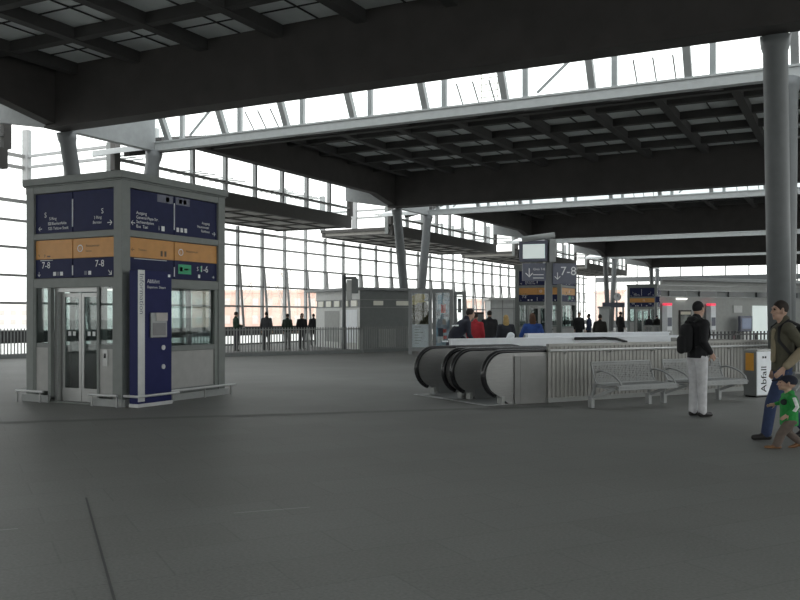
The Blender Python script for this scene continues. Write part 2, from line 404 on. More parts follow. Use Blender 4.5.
# ------------------------------------------------------------------ glass wall with its slabs
G0, G1 = 3.39 * K, 4.23 * K                # gap in the slabs, first bay
for i in range(-1, NB):
    y0, y1 = G1 + (i - 1) * P, G0 + i * P
    if i == -1: y0 = -30
    nm = ['bay behind the viewpoint', 'bay behind the lift tower', 'first bay past the lift tower', 'second bay past the lift tower', 'third bay past the lift tower', 'farthest bay'][i + 1]
    # slab
    s = empty('trim_%d' % (i + 5), (0, 0, 0), 0, 'dark edged side roof slab with panelled underside, ' + nm, 'roof slab', None, 'structure')
    q = MB(); q.box((XOUT + .25, y0 + .05, 6.42), (XIN - .15, y1 - .05, 6.80)); q.build('soffit', M['soffit'], s)
    q = MB()
    for k in range(1, 3):
        x = XOUT + (XIN - XOUT) * k / 3; q.box((x - .07, y0 + .05, 6.36), (x + .07, y1 - .05, 6.43))
    n = int(round((y1 - y0) / 2.16))
    for k in range(0, n + 1):
        y = y0 + .1 + (y1 - y0 - .2) * k / n; q.box((XOUT + .2, y - .07, 6.36), (XIN - .1, y + .07, 6.43))
    q.build('soffit_seam', M['slab'], s)
    q = MB(); q.box((XIN - .15, y0, 6.30), (XIN + .10, y1, 6.95)); q.box((XOUT + .05, y0, 6.36), (XOUT + .28, y1, 6.82)); q.build('edge', M['slab'], s)
    q = MB(); q.box((XOUT, y0 - .06, 6.62), (XIN, y0 + .06, 6.80)); q.box((XOUT, y1 - .06, 6.34), (XIN, y1 + .06, 6.86)); q.build('end_edge', M['slab'], s)
    # clerestory on the slab
    wdw = window('upper clerestory glazing on the side slab, ' + nm)
    q = MB(); q.add([(XIN, y0, 6.95), (XIN, y1, 6.95), (XIN, y1, 8.9), (XIN, y0, 8.9)], [(0, 1, 2, 3)]); q.build('pane', M['glass'], wdw)
    q = MB(); nn = 8
    for k in range(nn + 1):
        if k in (0, nn): continue
        y = y0 + (y1 - y0) * k / nn; wd = .07
        q.box((XIN - .09, y - wd, 6.95), (XIN + .09, y + wd, 8.9))
    q.build('mullion', M['mullion'], wdw)
    for y in (y0, y1):
        q = MB(); q.box((XIN - .12, y - .14, 6.95), (XIN + .10, y + .14, 8.9)); q.build('end_post', M['slab'], wdw)
    q = MB(); q.box((XIN - .06, y0, 7.32), (XIN + .08, y1, 7.42)); q.build('transom', M['mullion_dark'], wdw)
    q = MB()
    for k in range(nn):
        if k % 3 == 1: continue
        for t in range(4):
            y = y0 + (y1 - y0) * (k + .15 + t * .2) / nn
            q.box((XIN - 1.5, y - .03, 7.62), (XIN - .15, y + .03, 7.66))
    q.build('shading_rod', M['mullion'], wdw)
    # outer glass wall: bay
    wall = window('tall outer glass wall with grey mullions, ' + nm)
    g0, g1 = y0 - (G1 - G0), y1
    if i == -1: g0 = -30
    zt = 6.34
    q = MB(); q.add([(XOUT, g0, .0), (XOUT, g1, .0), (XOUT, g1, zt), (XOUT, g0, zt)], [(0, 1, 2, 3)])
    q.add([(XOUT, g0, zt), (XOUT, y0, zt), (XOUT, y0, 8.9), (XOUT, g0, 8.9)], [(0, 1, 2, 3)])
    q.build('pane', M['glass'], wall)
    q = MB(); n = int(round((g1 - g0) / 2.16)); br = MB()
    for k in range(n):
        y = g0 + (g1 - g0) * (k + .37) / n
        q.box((XOUT - .06, y - .07, 0), (XOUT + .10, y + .07, zt if y > y0 else 8.9))
        br.bar((XOUT + .12, y + .05, 4.2), (XOUT + .34, y + .12, 0.9), .05, .16)
    q.build('mullion', M['mullion'], wall); br.build('brace', M['mullion'], wall)
    q = MB()
    for z in (2.07, 3.15, 4.25, 5.30): q.box((XOUT - .05, g0, z - .045), (XOUT + .12, g1, z + .045))
    q.box((XOUT - .05, g0, 6.0), (XOUT + .14, g1, 6.12))
    for z in (7.4, 7.85): q.box((XOUT - .05, g0, z - .06), (XOUT + .1, y0, z + .06))
    q.build('transom', M['mullion_dark'], wall)
    q = MB(); q.box((XOUT - .05, g0, 0.50), (XOUT + .16, g1, .98)); q.box((XOUT - .05, g0, 0.0), (XOUT + .12, g1, .08)); q.build('sill_band', M['picket_d'], wall)
    # return glazing at the start of each slab
    rt = window('short cross glazing with pale rails above the slab end, ' + nm)
    q = MB(); q.add([(XOUT, y0, 6.86), (XIN, y0, 6.86), (XIN, y0, 8.9), (XOUT, y0, 8.9)], [(0, 1, 2, 3)]); q.build('pane', M['glass'], rt)
    q = MB()
    for z in (7.43, 7.86): q.box((XOUT, y0 - .05, z - .05), (XIN, y0 + .05, z + .05))
    for x in (XOUT + .1, XOUT + 2.4): q.box((x - .14, y0 - .1, 6.8), (x + .14, y0 + .1, 8.9))
    q.build('rail', M['mullion'], rt)
    q = MB(); q.box((XIN - .35, y0 - .12, 6.4), (XIN - .12, y0 + .12, 8.0)); q.build('corner_post', M['frame'], rt)
# far end wall and an unseen glass side added for the light
wdw = window('far glass end wall of the hall with a grey beam across')
q = MB(); q.add([(XOUT, YEND, 0), (XE, YEND, 0), (XE, YEND, 8.9), (XOUT, YEND, 8.9)], [(0, 1, 2, 3)]); q.build('pane', M['glass'], wdw)
q = MB(); x = XOUT
while x < XE:
    q.box((x - .06, YEND - .1, 0), (x + .06, YEND + .1, 8.9)); x += 2.6
q.build('mullion', M['mullion'], wdw)
q = MB(); q.box((XOUT, YEND - .2, 5.75), (XE, YEND + .2, 6.35)); q.box((XOUT, YEND - .15, 0), (XE, YEND + .15, .9)); q.build('cross_beam', M['column'], wdw)
wdw = window('unseen glass side wall added to let light into the hall')
q = MB(); q.add([(XE, -30, 0), (XE, YEND, 0), (XE, YEND, 8.9), (XE, -30, 8.9)], [(0, 1, 2, 3)]); q.build('pane', M['glass'], wdw)
q = MB(); y = -30
while y < YEND:
    q.box((XE - .08, y - .07, 0), (XE + .08, y + .07, 8.9)); y += 2.16
for z in (2.07, 3.15, 4.25, 5.3, 6.35, 7.4): q.box((XE - .06, -30, z - .05), (XE + .06, YEND, z + .05))
q.build('mullion', M['mullion'], wdw)
wdw = window('glass wall closing the hall behind the viewpoint')
q = MB(); q.add([(XOUT, -30, 0), (XE, -30, 0), (XE, -30, 8.9), (XOUT, -30, 8.9)], [(0, 1, 2, 3)]); q.build('pane', M['glass'], wdw)
q = MB(); x = XOUT
while x < XE:
    q.box((x - .06, -30.1, 0), (x + .06, -29.9, 8.9)); x += 2.6
q.build('mullion', M['mullion'], wdw)

# ------------------------------------------------------------------ V columns
def vcol(x, i, label):
    mid = (B0 + F1) / 2 + i * P - .03
    e = empty('column', (x, mid, 0), 0, label, 'column', 'V shaped roof columns', 'structure')
    for s in (-1, 1):
        q = MB(); top = (0, s * (F1 - B0) / 2, ZB - .04)
        a, b = Vector((0, s * .47, 0)), Vector(top); d = b - a
        q.tube([a, a + d * .5, a + d * .955, a + d * .97, b], [.23, .235, .235, .27, .29], 24); q.build('leg', M['column'], e, smooth=True)
    q = MB(); q.box((-.32, -.8, 0), (.32, .8, .04)); q.build('base_plate', M['steel_d'], e)
for i in range(NB):
    vcol(XR, i, ['V column rising behind the blue sign lift', 'V column rising behind the flat roofed kiosk', 'V column behind the second sign lift', 'V column near the far group of travellers', 'V column at the far end beside the third sign lift'][i])
    vcol(XRR + .08, i, ['thick round V column behind the man in the olive jacket'] [0] if i == 0 else ['', 'second V column in the row behind the olive jacketed man', 'third V column in the row behind the olive jacketed man', 'fourth V column in the row behind the olive jacketed man', 'fifth V column in the row behind the olive jacketed man'][i])

# ------------------------------------------------------------------ lift towers
LW, LD, LH = 2.42, 2.80, 4.12
SP = 0.02
def lift(loc, label):
    e = empty('lift_tower', loc, 0, label, 'lift', 'glazed lift towers with blue and orange signs')
    S_ = face_m((-LW, 0, 0), (1, 0, 0), (0, -1, 0)); E_ = face_m((0, 0, 0), (0, 1, 0), (1, 0, 0))
    N_ = face_m((0, LD, 0), (-1, 0, 0), (0, 1, 0)); W_ = face_m((-LW, LD, 0), (0, -1, 0), (-1, 0, 0))
    q = MB()      # frame
    for (x, y) in ((-LW, 0), (-.2, 0), (-.2, LD - .2), (-LW, LD - .2)): q.box((x, y, 0), (x + .2, y + .2, LH - .13))
    for m, L in ((S_, LW), (E_, LD), (N_, LW), (W_, LD)):
        for z0, z1 in ((3.84, LH - .12), (2.985, 3.10), (2.10, 2.27)): q.box((.2, z0, -.14), (L - .2, z1, -.006), m=m)
        q.box((.2, .0, -.14), (L - .2, .02, -.01), m=m)
    for m, L in ((E_, LD), (N_, LW), (W_, LD)):
        for x0, x1 in ((.2, .3), (L - .3, L - .2)): q.box((x0, .1, -.12), (x1, 2.1, -.02), m=m)
        q.box((.3, .92, -.12), (L - .3, 1.02, -.02), m=m); q.box((.3, .12, -.12), (L - .3, .22, -.02), m=m)
    for x0, x1 in ((.2, .24), (.56, .64), (1.80, 1.86), (2.18, 2.22)): q.box((x0, .1, -.10), (x1, 2.1, -.01), m=S_)
    q.build('frame', M['frame'], e, bevel=.008)
    q = MB(); q.box((-LW - .05, -.05, LH - .13), (.05, LD + .05, LH)); q.box((-LW - .02, -.02, LH - .16), (.02, LD + .02, LH - .13)); q.build('roof_cap', M['frame'], e, bevel=.012)
    q = MB(); q.box((-LW + .1, .1, 2.25), (-.1, LD - .1, 4.0)); q.build('shaft_head', M['beam'], e)
    q = MB(); q.box((-LW - .04, -.06, 0), (-1.78, .0, .13)); q.box((-.64, -.06, 0), (.03, .0, .13)); q.box((0, 0, 0), (.06, LD + .03, .12)); q.box((-LW - .06, 0, 0), (-LW, LD, .12)); q.box((-LW, LD, 0), (0, LD + .06, .12))
    q.build('plinth', M['frame2'], e)
    # sign panels
    def sign(m, x0, x1, z0, z1, mt, texts=(), boxes=()):
        q = MB(); q.box((x0, z0, -.10), (x1, z1, -.045), m=m); p = q.build('sign_panel', mt, e)
        if texts or boxes:
            t = MB()
            for body, size, x, z, al, mi in texts: put_text(t, body, size, m @ Matrix.Translation((x, z, -.040)), al, mi)
            for bx0, bz0, bx1, bz1, mi in boxes: t.box((bx0, bz0, -.044), (bx1, bz1, -.041), mi, m)
            t.build('lettering', [M['white'], M['dark'], M['green'], M['grey_sign'], M['blue']], p)
    for m, L, kind in ((S_, LW, 0), (E_, LD, 1), (N_, LW, 0), (W_, LD, 1)):
        a, c, b = .21, L / 2 - .04, L - .21; a2 = c + .012
        if kind == 0:
            sign(m, a, c - .012, 3.11, 3.83, M['blue'], [('S', .13, a + .23, 3.40, 'LEFT', 0), ('S Ring', .075, a + .36, 3.345, 'LEFT', 0), ('S2 Blankenfelde', .075, a + .33, 3.255, 'LEFT', 0), ('S25 Teltow Stadt', .075, a + .33, 3.165, 'LEFT', 0), ('\u2190', .13, a + .06, 3.15, 'LEFT', 0)],
                 [(a + .32, 3.25, a + .42, 3.31, 3)])
            sign(m, a2, b, 3.11, 3.83, M['blue'], [('S', .13, b - .33, 3.40, 'LEFT', 0), ('S Ring', .075, b - .32, 3.31, 'RIGHT', 0), ('Bernau', .075, b - .32, 3.225, 'RIGHT', 0), ('\u2192', .16, b - .20, 3.18, 'LEFT', 0)])
            sign(m, a, c - .012, 2.63, 2.975, M['orange'], [('\u2191', .09, a + .05, 2.66, 'LEFT', 1), ('P', .08, a + .22, 2.66, 'LEFT', 1)], [(a + .30, 2.665, a + .38, 2.69, 1)])
            sign(m, a2, b, 2.63, 2.975, M['orange'], [('Reisezentrum', .06, a2 + .32, 2.82, 'LEFT', 1), ('Service', .05, a2 + .32, 2.73, 'LEFT', 1), ('i', .1, a2 + .165, 2.77, 'LEFT', 0), ('O', .19, a2 + .10, 2.735, 'LEFT', 0)])
            sign(m, a, c - .012, 2.28, 2.62, M['blue'], [('7-8', .17, a + .16, 2.46, 'LEFT', 0), ('\u2193', .12, a + .04, 2.31, 'LEFT', 0)], [(a + .46 + k * .09, 2.32, a + .53 + k * .09, 2.39, 3 if k % 2 else 0) for k in range(3)] + [(a + .12, 2.60, a + .45, 2.612, 0)])
            sign(m, a2, b, 2.28, 2.62, M['blue'], [('7-8', .17, b - .48, 2.46, 'LEFT', 0), ('\u2198', .16, b - .18, 2.31, 'LEFT', 0)], [(a2 + .28, 2.32, a2 + .35, 2.39, 3), (a2 + .38, 2.32, a2 + .45, 2.39, 0)])
        else:
            sign(m, a, c - .012, 3.11, 3.83, M['blue'], [('Ausgang', .078, a + .17, 3.40, 'LEFT', 0), ('General-Pape-Str.', .078, a + .17, 3.32, 'LEFT', 0), ('Sachsendamm', .078, a + .17, 3.24, 'LEFT', 0), ('Bus  Taxi', .078, a + .17, 3.16, 'LEFT', 0), ('\u2190', .14, a + .03, 3.19, 'LEFT', 0), ('i', .12, c - .42, 3.16, 'LEFT', 0)],
                 [(c - .45, 3.68, c - .03, 3.82, 3), (c - .34, 3.15, c - .26, 3.24, 0), (c - .22, 3.70, c - .14, 3.79, 0)])
            sign(m, a2, b, 3.11, 3.83, M['blue'], [('Ausgang', .07, b - .22, 3.38, 'RIGHT', 0), ('Naumannstr.', .07, b - .22, 3.30, 'RIGHT', 0), ('Parkhaus', .07, b - .22, 3.22, 'RIGHT', 0), ('\u2192', .14, b - .16, 3.17, 'LEFT', 0)],
                 [(a2 + .03, 3.68, a2 + .42, 3.82, 3), (a2 + .12, 3.71, a2 + .20, 3.79, 1), (a2 + .24, 3.71, a2 + .32, 3.79, 1)] + [(a2 + .05 + k * .11, 3.17, a2 + .12 + k * .11, 3.25, 0) for k in range(3)])
            sign(m, a, c - .012, 2.63, 2.975, M['orange'], [('\u2190', .1, a + .04, 2.73, 'LEFT', 1), ('Toiletten', .055, a + .22, 2.75, 'LEFT', 1)], [(c - .36, 2.68, c - .31, 2.78, 1), (c - .26, 2.68, c - .21, 2.78, 1)])
            sign(m, a2, b, 2.63, 2.975, M['orange'], [('Reisezentrum', .06, a2 + .32, 2.80, 'LEFT', 1), ('i', .1, a2 + .155, 2.76, 'LEFT', 0), ('O', .19, a2 + .09, 2.725, 'LEFT', 0)])
            sign(m, a, c - .012, 2.28, 2.62, M['blue'], [], [(a + .12, 2.60, a + .95, 2.612, 0)])
            sign(m, a2, b, 2.28, 2.62, M['blue'], [('1-6', .18, b - .50, 2.44, 'LEFT', 0), ('S', .11, a2 + .62, 2.46, 'LEFT', 0), ('\u2192', .10, b - .16, 2.32, 'LEFT', 0)],
                 [(a2 + .10, 2.38, a2 + .46, 2.56, 2), (a2 + .14, 2.43, a2 + .22, 2.51, 0), (a2 + .26, 2.455, a2 + .38, 2.485, 0), (a2 + .72, 2.45, a2 + .78, 2.49, 2), (a2 + .72, 2.51, a2 + .78, 2.55, 2), (a2 + .66, 2.32, a2 + .72, 2.39, 0)])
        for z0, z1 in ((3.2, 3.7), (2.32, 2.5)):
            q = MB(); q.box((c - .010, z0, -.06), (c + .010, z1, -.035), m=m); q.build('divider', M['white'], e)
    # windows and lower panels
    for m, L in ((E_, LD), (N_, LW), (W_, LD)):
        q = MB(); q.box((.3, 1.02, -.08), (L - .3, 2.1, -.07), m=m); q.build('window_pane', M['dglass'], e)
        q = MB(); q.box((.3, .22, -.09), (L - .3, .92, -.05), m=m); q.build('lower_panel', M['lowp'], e)
    for x0, x1 in ((.24, .56), (1.86, 2.18)):
        q = MB(); q.box((x0, 1.08, -.045), (x1, 2.1, -.035), m=S_); q.build('window_pane', M['dglass'], e)
        q = MB(); q.box((x0, 1.0, -.11), (x1, 1.08, -.03), m=S_); q.build('window_sill', M['frame'], e)
        q = MB(); q.box((x0, .20, -.06), (x1, 1.0, -.03), m=S_); pnl = q.build('lower_panel', M['lowp'], e)
        if x0 > 1:
            q = MB(); q.box((x0 + .08, .70, -.03), (x0 + .20, .98, -.015), m=S_); cp = q.build('call_panel', M['steel'], pnl); cp['label'] = 'small brushed steel call panel with dark button'
            q = MB(); q.box((x0 + .11, .84, -.015), (x0 + .16, .92, -.01), m=S_); q.build('call_button', M['black'], pnl)
    # doors, recessed
    q = MB(); q.box((.64, 0, -.26), (.72, 2.1, -.10), m=S_); q.box((1.72, 0, -.26), (1.80, 2.1, -.10), m=S_); q.box((.72, 2.02, -.26), (1.72, 2.1, -.10), m=S_); q.build('door_jamb', M['steel'], e)
    for x0, x1 in ((.74, 1.225), (1.235, 1.70)):
        q = MB()
        q.box((x0, .02, -.23), (x0 + .06, 2.0, -.19), m=S_); q.box((x1 - .06, .02, -.23), (x1, 2.0, -.19), m=S_); q.box((x0 + .06, 1.93, -.23), (x1 - .06, 2.0, -.19), m=S_); q.box((x0 + .06, .02, -.23), (x1 - .06, .26, -.19), m=S_)
        dl = q.build('door_leaf', M['steel'], e)
        q = MB(); q.box((x0 + .06, .26, -.215), (x1 - .06, 1.93, -.205), m=S_); q.build('door_pane', M['dglass'], dl)
        for dx in (.14, .26):
            q = MB(); q.box((x0 + dx, 1.22, -.204), (x0 + dx + .07, 1.30, -.202), m=S_); q.build('door_sticker', M['white'], dl)
    # cabin inside
    q = MB(); q.box((-1.95, .6, .02), (-.45, LD - .5, .06)); q.box((-1.95, LD - .55, .02), (-.45, LD - .5, 1.0)); q.box((-1.95, .6, 2.1), (-.45, LD - .5, 2.2)); 
    for x in (-1.95, -.5): q.box((x, .6, .02), (x + .05, .7, 2.1)); q.box((x, LD - .6, .02), (x + .05, LD - .5, 2.1)); q.box((x, .6, .06), (x + .04, LD - .5, .95))
    q.build('cabin', M['steel_d'], e)
    q = MB(); q.box((-1.45, 1.0, 2.07), (-.95, 1.5, 2.098)); q.build('cabin_lamp', M['lampw'], e)
    # low bumper rails
    def rail(pts):
        q = MB(); q.tube(pts, .022, 8); q.build('bumper_rail', M['steel_l'], e)
    rail([(-LW - .10, .25, .20), (-LW - .10, -.14, .20), (-1.80, -.14, .20)]); rail([(-.66, -.14, .20), (.02, -.14, .20)]); rail([(.16, 1.0, .20), (.16, LD + .12, .20)])
    rail([(-LW - .16, .28, .20), (-LW - .16, LD + .12, .20)])
    for p in ((-LW - .09, -.12), (-1.9, -.12), (-.6, -.12), (.0, -.12), (.15, 1.1), (.15, LD), (.15, 2.0), (-LW - .15, LD)):
        q = MB(); q.box((p[0] - .012, p[1] - .012, 0), (p[0] + .012, p[1] + .012, .2)); q.build('rail_post', M['steel'], e)
    return e
c1 = W(122, 15.13)
L1 = lift(c1, 'large grey lift tower with blue and orange sign panels beside the blue departures pylon')
c2 = W(561, 43.3); L2 = copy_tree(L1); L2.location = c2; L2['label'] = 'distant lift tower with blue and orange signs behind the 7-8 sign pole'
c3 = W(657, 70.8); L3 = copy_tree(L1); L3.location = c3; L3['label'] = 'farthest lift tower beyond the fence, beside the grey ticket pavilion'

# ------------------------------------------------------------------ departures pylon
e = empty('information_pylon', (c1.x + .15, c1.y - .0, 0), 0, 'tall blue departures pylon with grey screen box standing against the lift', 'pylon')
q = MB(); q.box((0.0, 0.02, .06), (.20, .86, 2.38)); q.build('body', M['pylon'], e, bevel=.01)
q = MB(); q.box((-.0, 0.01, 0), (.21, .87, .06)); q.build('base', M['steel_l'], e)
q = MB(); q.box((.20, .02, .10), (.215, .17, 2.38)); st = q.build('side_strip', M['steel_l'], e)
Ep = face_m((.2, 0, 0), (0, 1, 0), (1, 0, 0))
q = MB(); put_text(q, 'Information', .15, Ep @ Matrix.Translation((.045, 2.32, .018)) @ Matrix.Rotation(-math.pi / 2, 4, 'Z')); q.build('lettering', M['grey_sign'], st)
q = MB(); put_text(q, 'Abfahrt', .10, Ep @ Matrix.Translation((.24, 2.16, .003))); put_text(q, 'Departure  D\u00e9part', .06, Ep @ Matrix.Translation((.24, 2.07, .003))); q.box((.76, 2.28, .001), (.82, 2.33, .003), 0, Ep); q.build('lettering', M['white'], e)
q = MB(); q.box((.30, 1.20, .0), (.70, 1.64, .04), m=Ep); sb = q.build('screen_box', M['steel_d'], e, bevel=.01)
q = MB(); q.box((.34, 1.24, .04), (.66, 1.46, .045), m=Ep); q.build('screen', mat('dim_screen', (.22, .22, .23), .25), sb)
q = MB(); q.box((.42, 1.50, .04), (.70, 1.64, .05), m=Ep); q.build('notice', mat('grey_notice', (.50, .47, .45), .5), sb)
for z in (1.02, .68):
    q = MB(); q.tube([Ep @ Vector((.64, z, .0)), Ep @ Vector((.64, z, .012))], .045, 14); q.build('emblem', M['steel_l'], e)

q = MB(); q.tube([Ep @ Vector((-.08, .20, -.22)), Ep @ Vector((-.08, .20, .09)), Ep @ Vector((.95, .20, .09))], .022, 8); q.build('bumper_rail', M['steel_l'], e)
# ------------------------------------------------------------------ escalators
def rail_path(yy):
    pts = []; cx, cz, r = .06, .54, .40
    for k in range(0, 15):
        a = R(250 - k * 160 / 14 ); pts.append((cx + r * math.cos(a), yy, cz + r * math.sin(a)))
    x1 = 1.9
    pts += [(.6, yy, .94), (1.2, yy, .94), (x1, yy, .94)]
    for k in range(1, 7):
        t = R(30) * k / 6; pts.append((x1 + 1.2 * math.sin(t), yy, 0.94 - 1.2 * (1 - math.cos(t))))
    lx, _, lz = pts[-1]; pts.append((lx + 3.6, yy, lz - 3.6 * math.tan(R(30))))
    return pts
def escalator(y0, label):
    e = empty('escalator', EL(0, y0), EZ, label, 'escalator', 'pair of descending escalators')
    wd = 1.26
    for yy in (.12, wd - .12):
        pts = rail_path(yy)
        # solid balustrade inside the handrail loop
        poly = [(p[0], p[2]) for p in pts]
        low = [(x, z) for x, z in poly[15:]]
        q = MB(); inner = [(x, z) for x, z in poly]
        bottom = [(inner[-1][0], inner[-1][1] - .9), (2.6, -.35), (1.6, 0.0), (.2, 0.0)]
        q.prism([(x + (0.03 if x < .3 else 0), z - (.02 if z > .6 else -.01)) for x, z in inner] + bottom, 'y', yy - .05, yy + .05)
        b = q.build('balustrade', M['balu'], e)
        q = MB(); q.tube([Vector(p) for p in pts], .045, 10); hr = q.build('handrail', M['black'], e, smooth=True)
        q = MB(); q.tube([Vector((p[0] + (.055 if i < 10 else 0), p[1], p[2] - (.05 if i >= 6 else 0))) for i, p in enumerate(pts[2:17])], .018, 8); q.build('guide_rim', M['steel_l'], b)
        q = MB(); q.box((.02, yy - .07, 0), (.08, yy + .07, .15)); q.build('rail_inlet', M['kiosk'], e)
    q = MB(); q.box((-.28, .06, 0), (1.25, wd - .06, .015)); q.build('comb_plate', M['steel_d'], e)
    q = MB()
    x, z = 1.2, 0.012
    for k in range(16):
        dz = 0 if k < 2 else .2
        z -= dz; q.box((x, .18, z - .2), (x + .36, wd - .18, z)); x += .355
    q.build('step_band', M['steel_d'], e)
    q = MB(); q.box((.15, .17, 0.015), (1.6, .19, .22)); q.box((.15, wd - .19, 0.015), (1.6, wd - .17, .22)); q.build('skirt', M['steel_d'], e)
    return e
escalator(-.08, 'nearer escalator with rounded steel balustrades and black handrails, beside the ribbed wall')
escalator(1.24, 'farther escalator of the pair, beside the white panel parapet')
# threshold plate across both
q = MB(); q.add([EL(-.34, -.02, .006), EL(0.0, -.02, .006), EL(0, 2.52, .006), EL(-.34, 2.52, .006)], [(0, 1, 2, 3)])
tag(q.build('trim_20', M['steel_l']), 'pale metal threshold plate in the floor before the escalators', 'threshold', kind='structure')
# ribbed parapet beside the escalator
e = empty('parapet', EL(0, 0), EZ, 'ribbed metal parapet wall with handrail behind the two benches', 'parapet')
q = MB(); q.box((.30, -.035, 0.0), (.42, -.024, .86)); q.box((.425, -.035, 0.0), (1.02, -.024, .86)); q.build('end_panel', M['endp'], e)
q = MB(); x = 1.03
q.box((1.03, -.05, .08), (7.25, -.022, 1.04))
while x < 7.2:
    q.box((x, -.063, .08), (x + .062, -.05, 1.02)); x += .095
q.build('ribbed_panel', M['ribbed'], e)
q = MB(); q.box((1.02, -.10, 1.02), (7.27, -.02, 1.07)); q.build('cap', M['ribbed'], e)
q = MB(); q.box((1.02, -.085, 0), (7.27, -.022, .08)); q.build('base_strip', M['kiosk'], e)
q = MB(); q.tube([(1.0, -.15, .95), (7.27, -.15, .95)], .022, 8)
for k in range(6): q.bar((1.4 + k * 1.1, -.15, .93), (1.4 + k * 1.1, -.06, .88), .02, .02)
q.build('handrail', M['steel_l'], e)
q = MB(); q.box((7.28, -.02, 0), (7.36, 2.95, 1.04)); q.build('end_wall', M['ribbed'], e)
# white parapets on the far side of the well
e = empty('parapet', EL(0, 3.1), EZ, 'smooth white parapet panel on the far side of the escalator well', 'parapet')
q = MB(); q.box((.95, 0, .05), (7.7, .10, 1.06)); q.build('panel', M['panelw'], e)
q = MB(); q.box((.93, -.02, 1.06), (7.72, .12, 1.09)); q.build('cap', M['panelw'], e)
q = MB(); q.tube([(4.3, -.06, 1.05), (5.2, -.06, 1.05), (5.55, -.06, 1.03), (5.9, -.06, .95)], .035, 8); q.build('handrail', M['black'], e, smooth=True)
e = empty('parapet', EL(0, 3.6), EZ, 'second white parapet panel standing just behind the first', 'parapet')
q = MB(); q.box((3.37, 0, .05), (7.9, .10, 1.14)); q.build('panel', M['panelw'], e)
q = MB(); q.box((3.35, -.02, 1.14), (7.92, .12, 1.17)); q.build('cap', M['panelw'], e)

# ------------------------------------------------------------------ railings
def railing(a, b, label, mt, h=1.1, sp=.12, base=True, pk=.034):
    a, b = Vector(a), Vector(b); L = (b - a).length; u = (b - a).normalized()
    e = empty('railing', a, math.atan2(u.y, u.x), label, 'railing')
    q = MB(); x = .06
    while x < L:
        q.box((x - pk / 2, -pk / 2, .12), (x + pk / 2, pk / 2, h)); x += sp
    q.build('picket', mt, e)
    q = MB(); q.box((0, -.03, h - .10), (L, .03, h - .06)); q.box((0, -.02, .12), (L, .02, .16)); q.build('rail', mt, e)
    n = max(2, int(L / 2) + 1)
    for k in range(n):
        x = .03 + (L - .06) * k / (n - 1); q = MB(); q.box((x - .03, -.03, 0), (x + .03, .03, h - .05)); q.build('post', mt, e)
    if base:
        q = MB(); q.box((0, -.10, 0), (L, .10, .13)); q.build('base_strip', M['kiosk_d'], e)
railing(G(190, 357.5), G(361, 353.0), 'grey picket railing in front of the waiting travellers, past the lift', M['picket'])
railing(G(362, 352.6), G(409, 351.0), 'short picket railing set back before the flat roofed kiosk', M['picket'])
railing(G(-70, 361), G(40, 357.5), 'grey picket railing behind the lift tower at the edge of the view', M['picket'])
railing(EL(7.85, 3.15), EL(13.5, 3.15), 'dark picket railing before the ticket pavilion, continuing the white parapet', M['picket_d'], 1.17, .14, False, .03)
railing(EL(7.4, 1.7), EL(13.0, 1.7), 'pale steel picket railing behind the man with the backpack', M['ribbed'], .98, .12, False, .05)
railing(W(644, 52), W(672, 50), 'pale fence panel before the farthest lift tower', M['kiosk'], 1.0, .10)

# ------------------------------------------------------------------ benches
def bench(x0, x1, label, arms):
    e = empty('bench', EL(x0, -1.15), EZ, label, 'bench', 'pale wire mesh benches before the ribbed parapet')
    L = x1 - x0
    def curve(prof, x):
        return [Vector((x, y, z)) for y, z in prof]
    seat = [(-.47, .33), (-.49, .38), (-.44, .405), (-.3, .395), (-.1, .385), (.06, .40)]
    back = [(.06, .40), (.11, .48), (.15, .60), (.19, .72), (.20, .765)]
    for nm, prof in (('seat', seat), ('backrest', back)):
        q = MB(); n = int(L / .036)
        for k in range(n + 1):
            q.tube(curve(prof, L * k / n), .0075, 4, cap=False)
        m_ = len(prof) * 3
        for t in range(m_ + 1):
            f = t / m_ * (len(prof) - 1); i = min(int(f), len(prof) - 2); fr = f - i
            y = prof[i][0] * (1 - fr) + prof[i + 1][0] * fr; z = prof[i][1] * (1 - fr) + prof[i + 1][1] * fr
            q.bar((0, y, z), (L, y, z), .012, .012)
        q.build(nm + '_mesh' if False else nm, M['bench'], e)
        fr_ = q = MB(); q.tube([Vector((0, *prof[0])), Vector((L, *prof[0]))], .016, 6); q.tube([Vector((0, *prof[-1])), Vector((L, *prof[-1]))], .018, 6)
        for x in (0, L): q.tube(curve(prof, x), .016, 6)
        q.build(nm + '_rim', M['bench'], e)
    for x in (-.17, L - .22):
        q = MB(); q.box((x - .035, -.045, 0), (x + .035, .045, .20)); q.bar((x, 0, .17), (x + (.16 if x < 0 else .1), -.42, .35), .05, .05); q.bar((x, 0, .17), (x + (.16 if x < 0 else .1), .08, .40), .05, .05); q.bar((x + (.16 if x < 0 else .1), -.44, .35), (x + (.16 if x < 0 else .1), .07, .36), .04, .04)
        q.build('leg', M['bench'], e, bevel=.006)
    for x in arms:
        x = L * x
        q = MB(); q.tube([(x, .13, .60), (x, .02, .625), (x, -.15, .60), (x, -.32, .54), (x, -.43, .46), (x, -.46, .38)], .017, 8); q.build('armrest', M['bench'], e, smooth=True)
M['bench'] = mat('pale_bench_paint', (0.34, 0.35, 0.35), 0.45)
bench(1.27, 2.66, 'pale mesh bench nearer to the escalator', (.06, .97))
bench(2.98, 4.46, 'pale mesh bench partly behind the man in white trousers', (.02, 1.0))

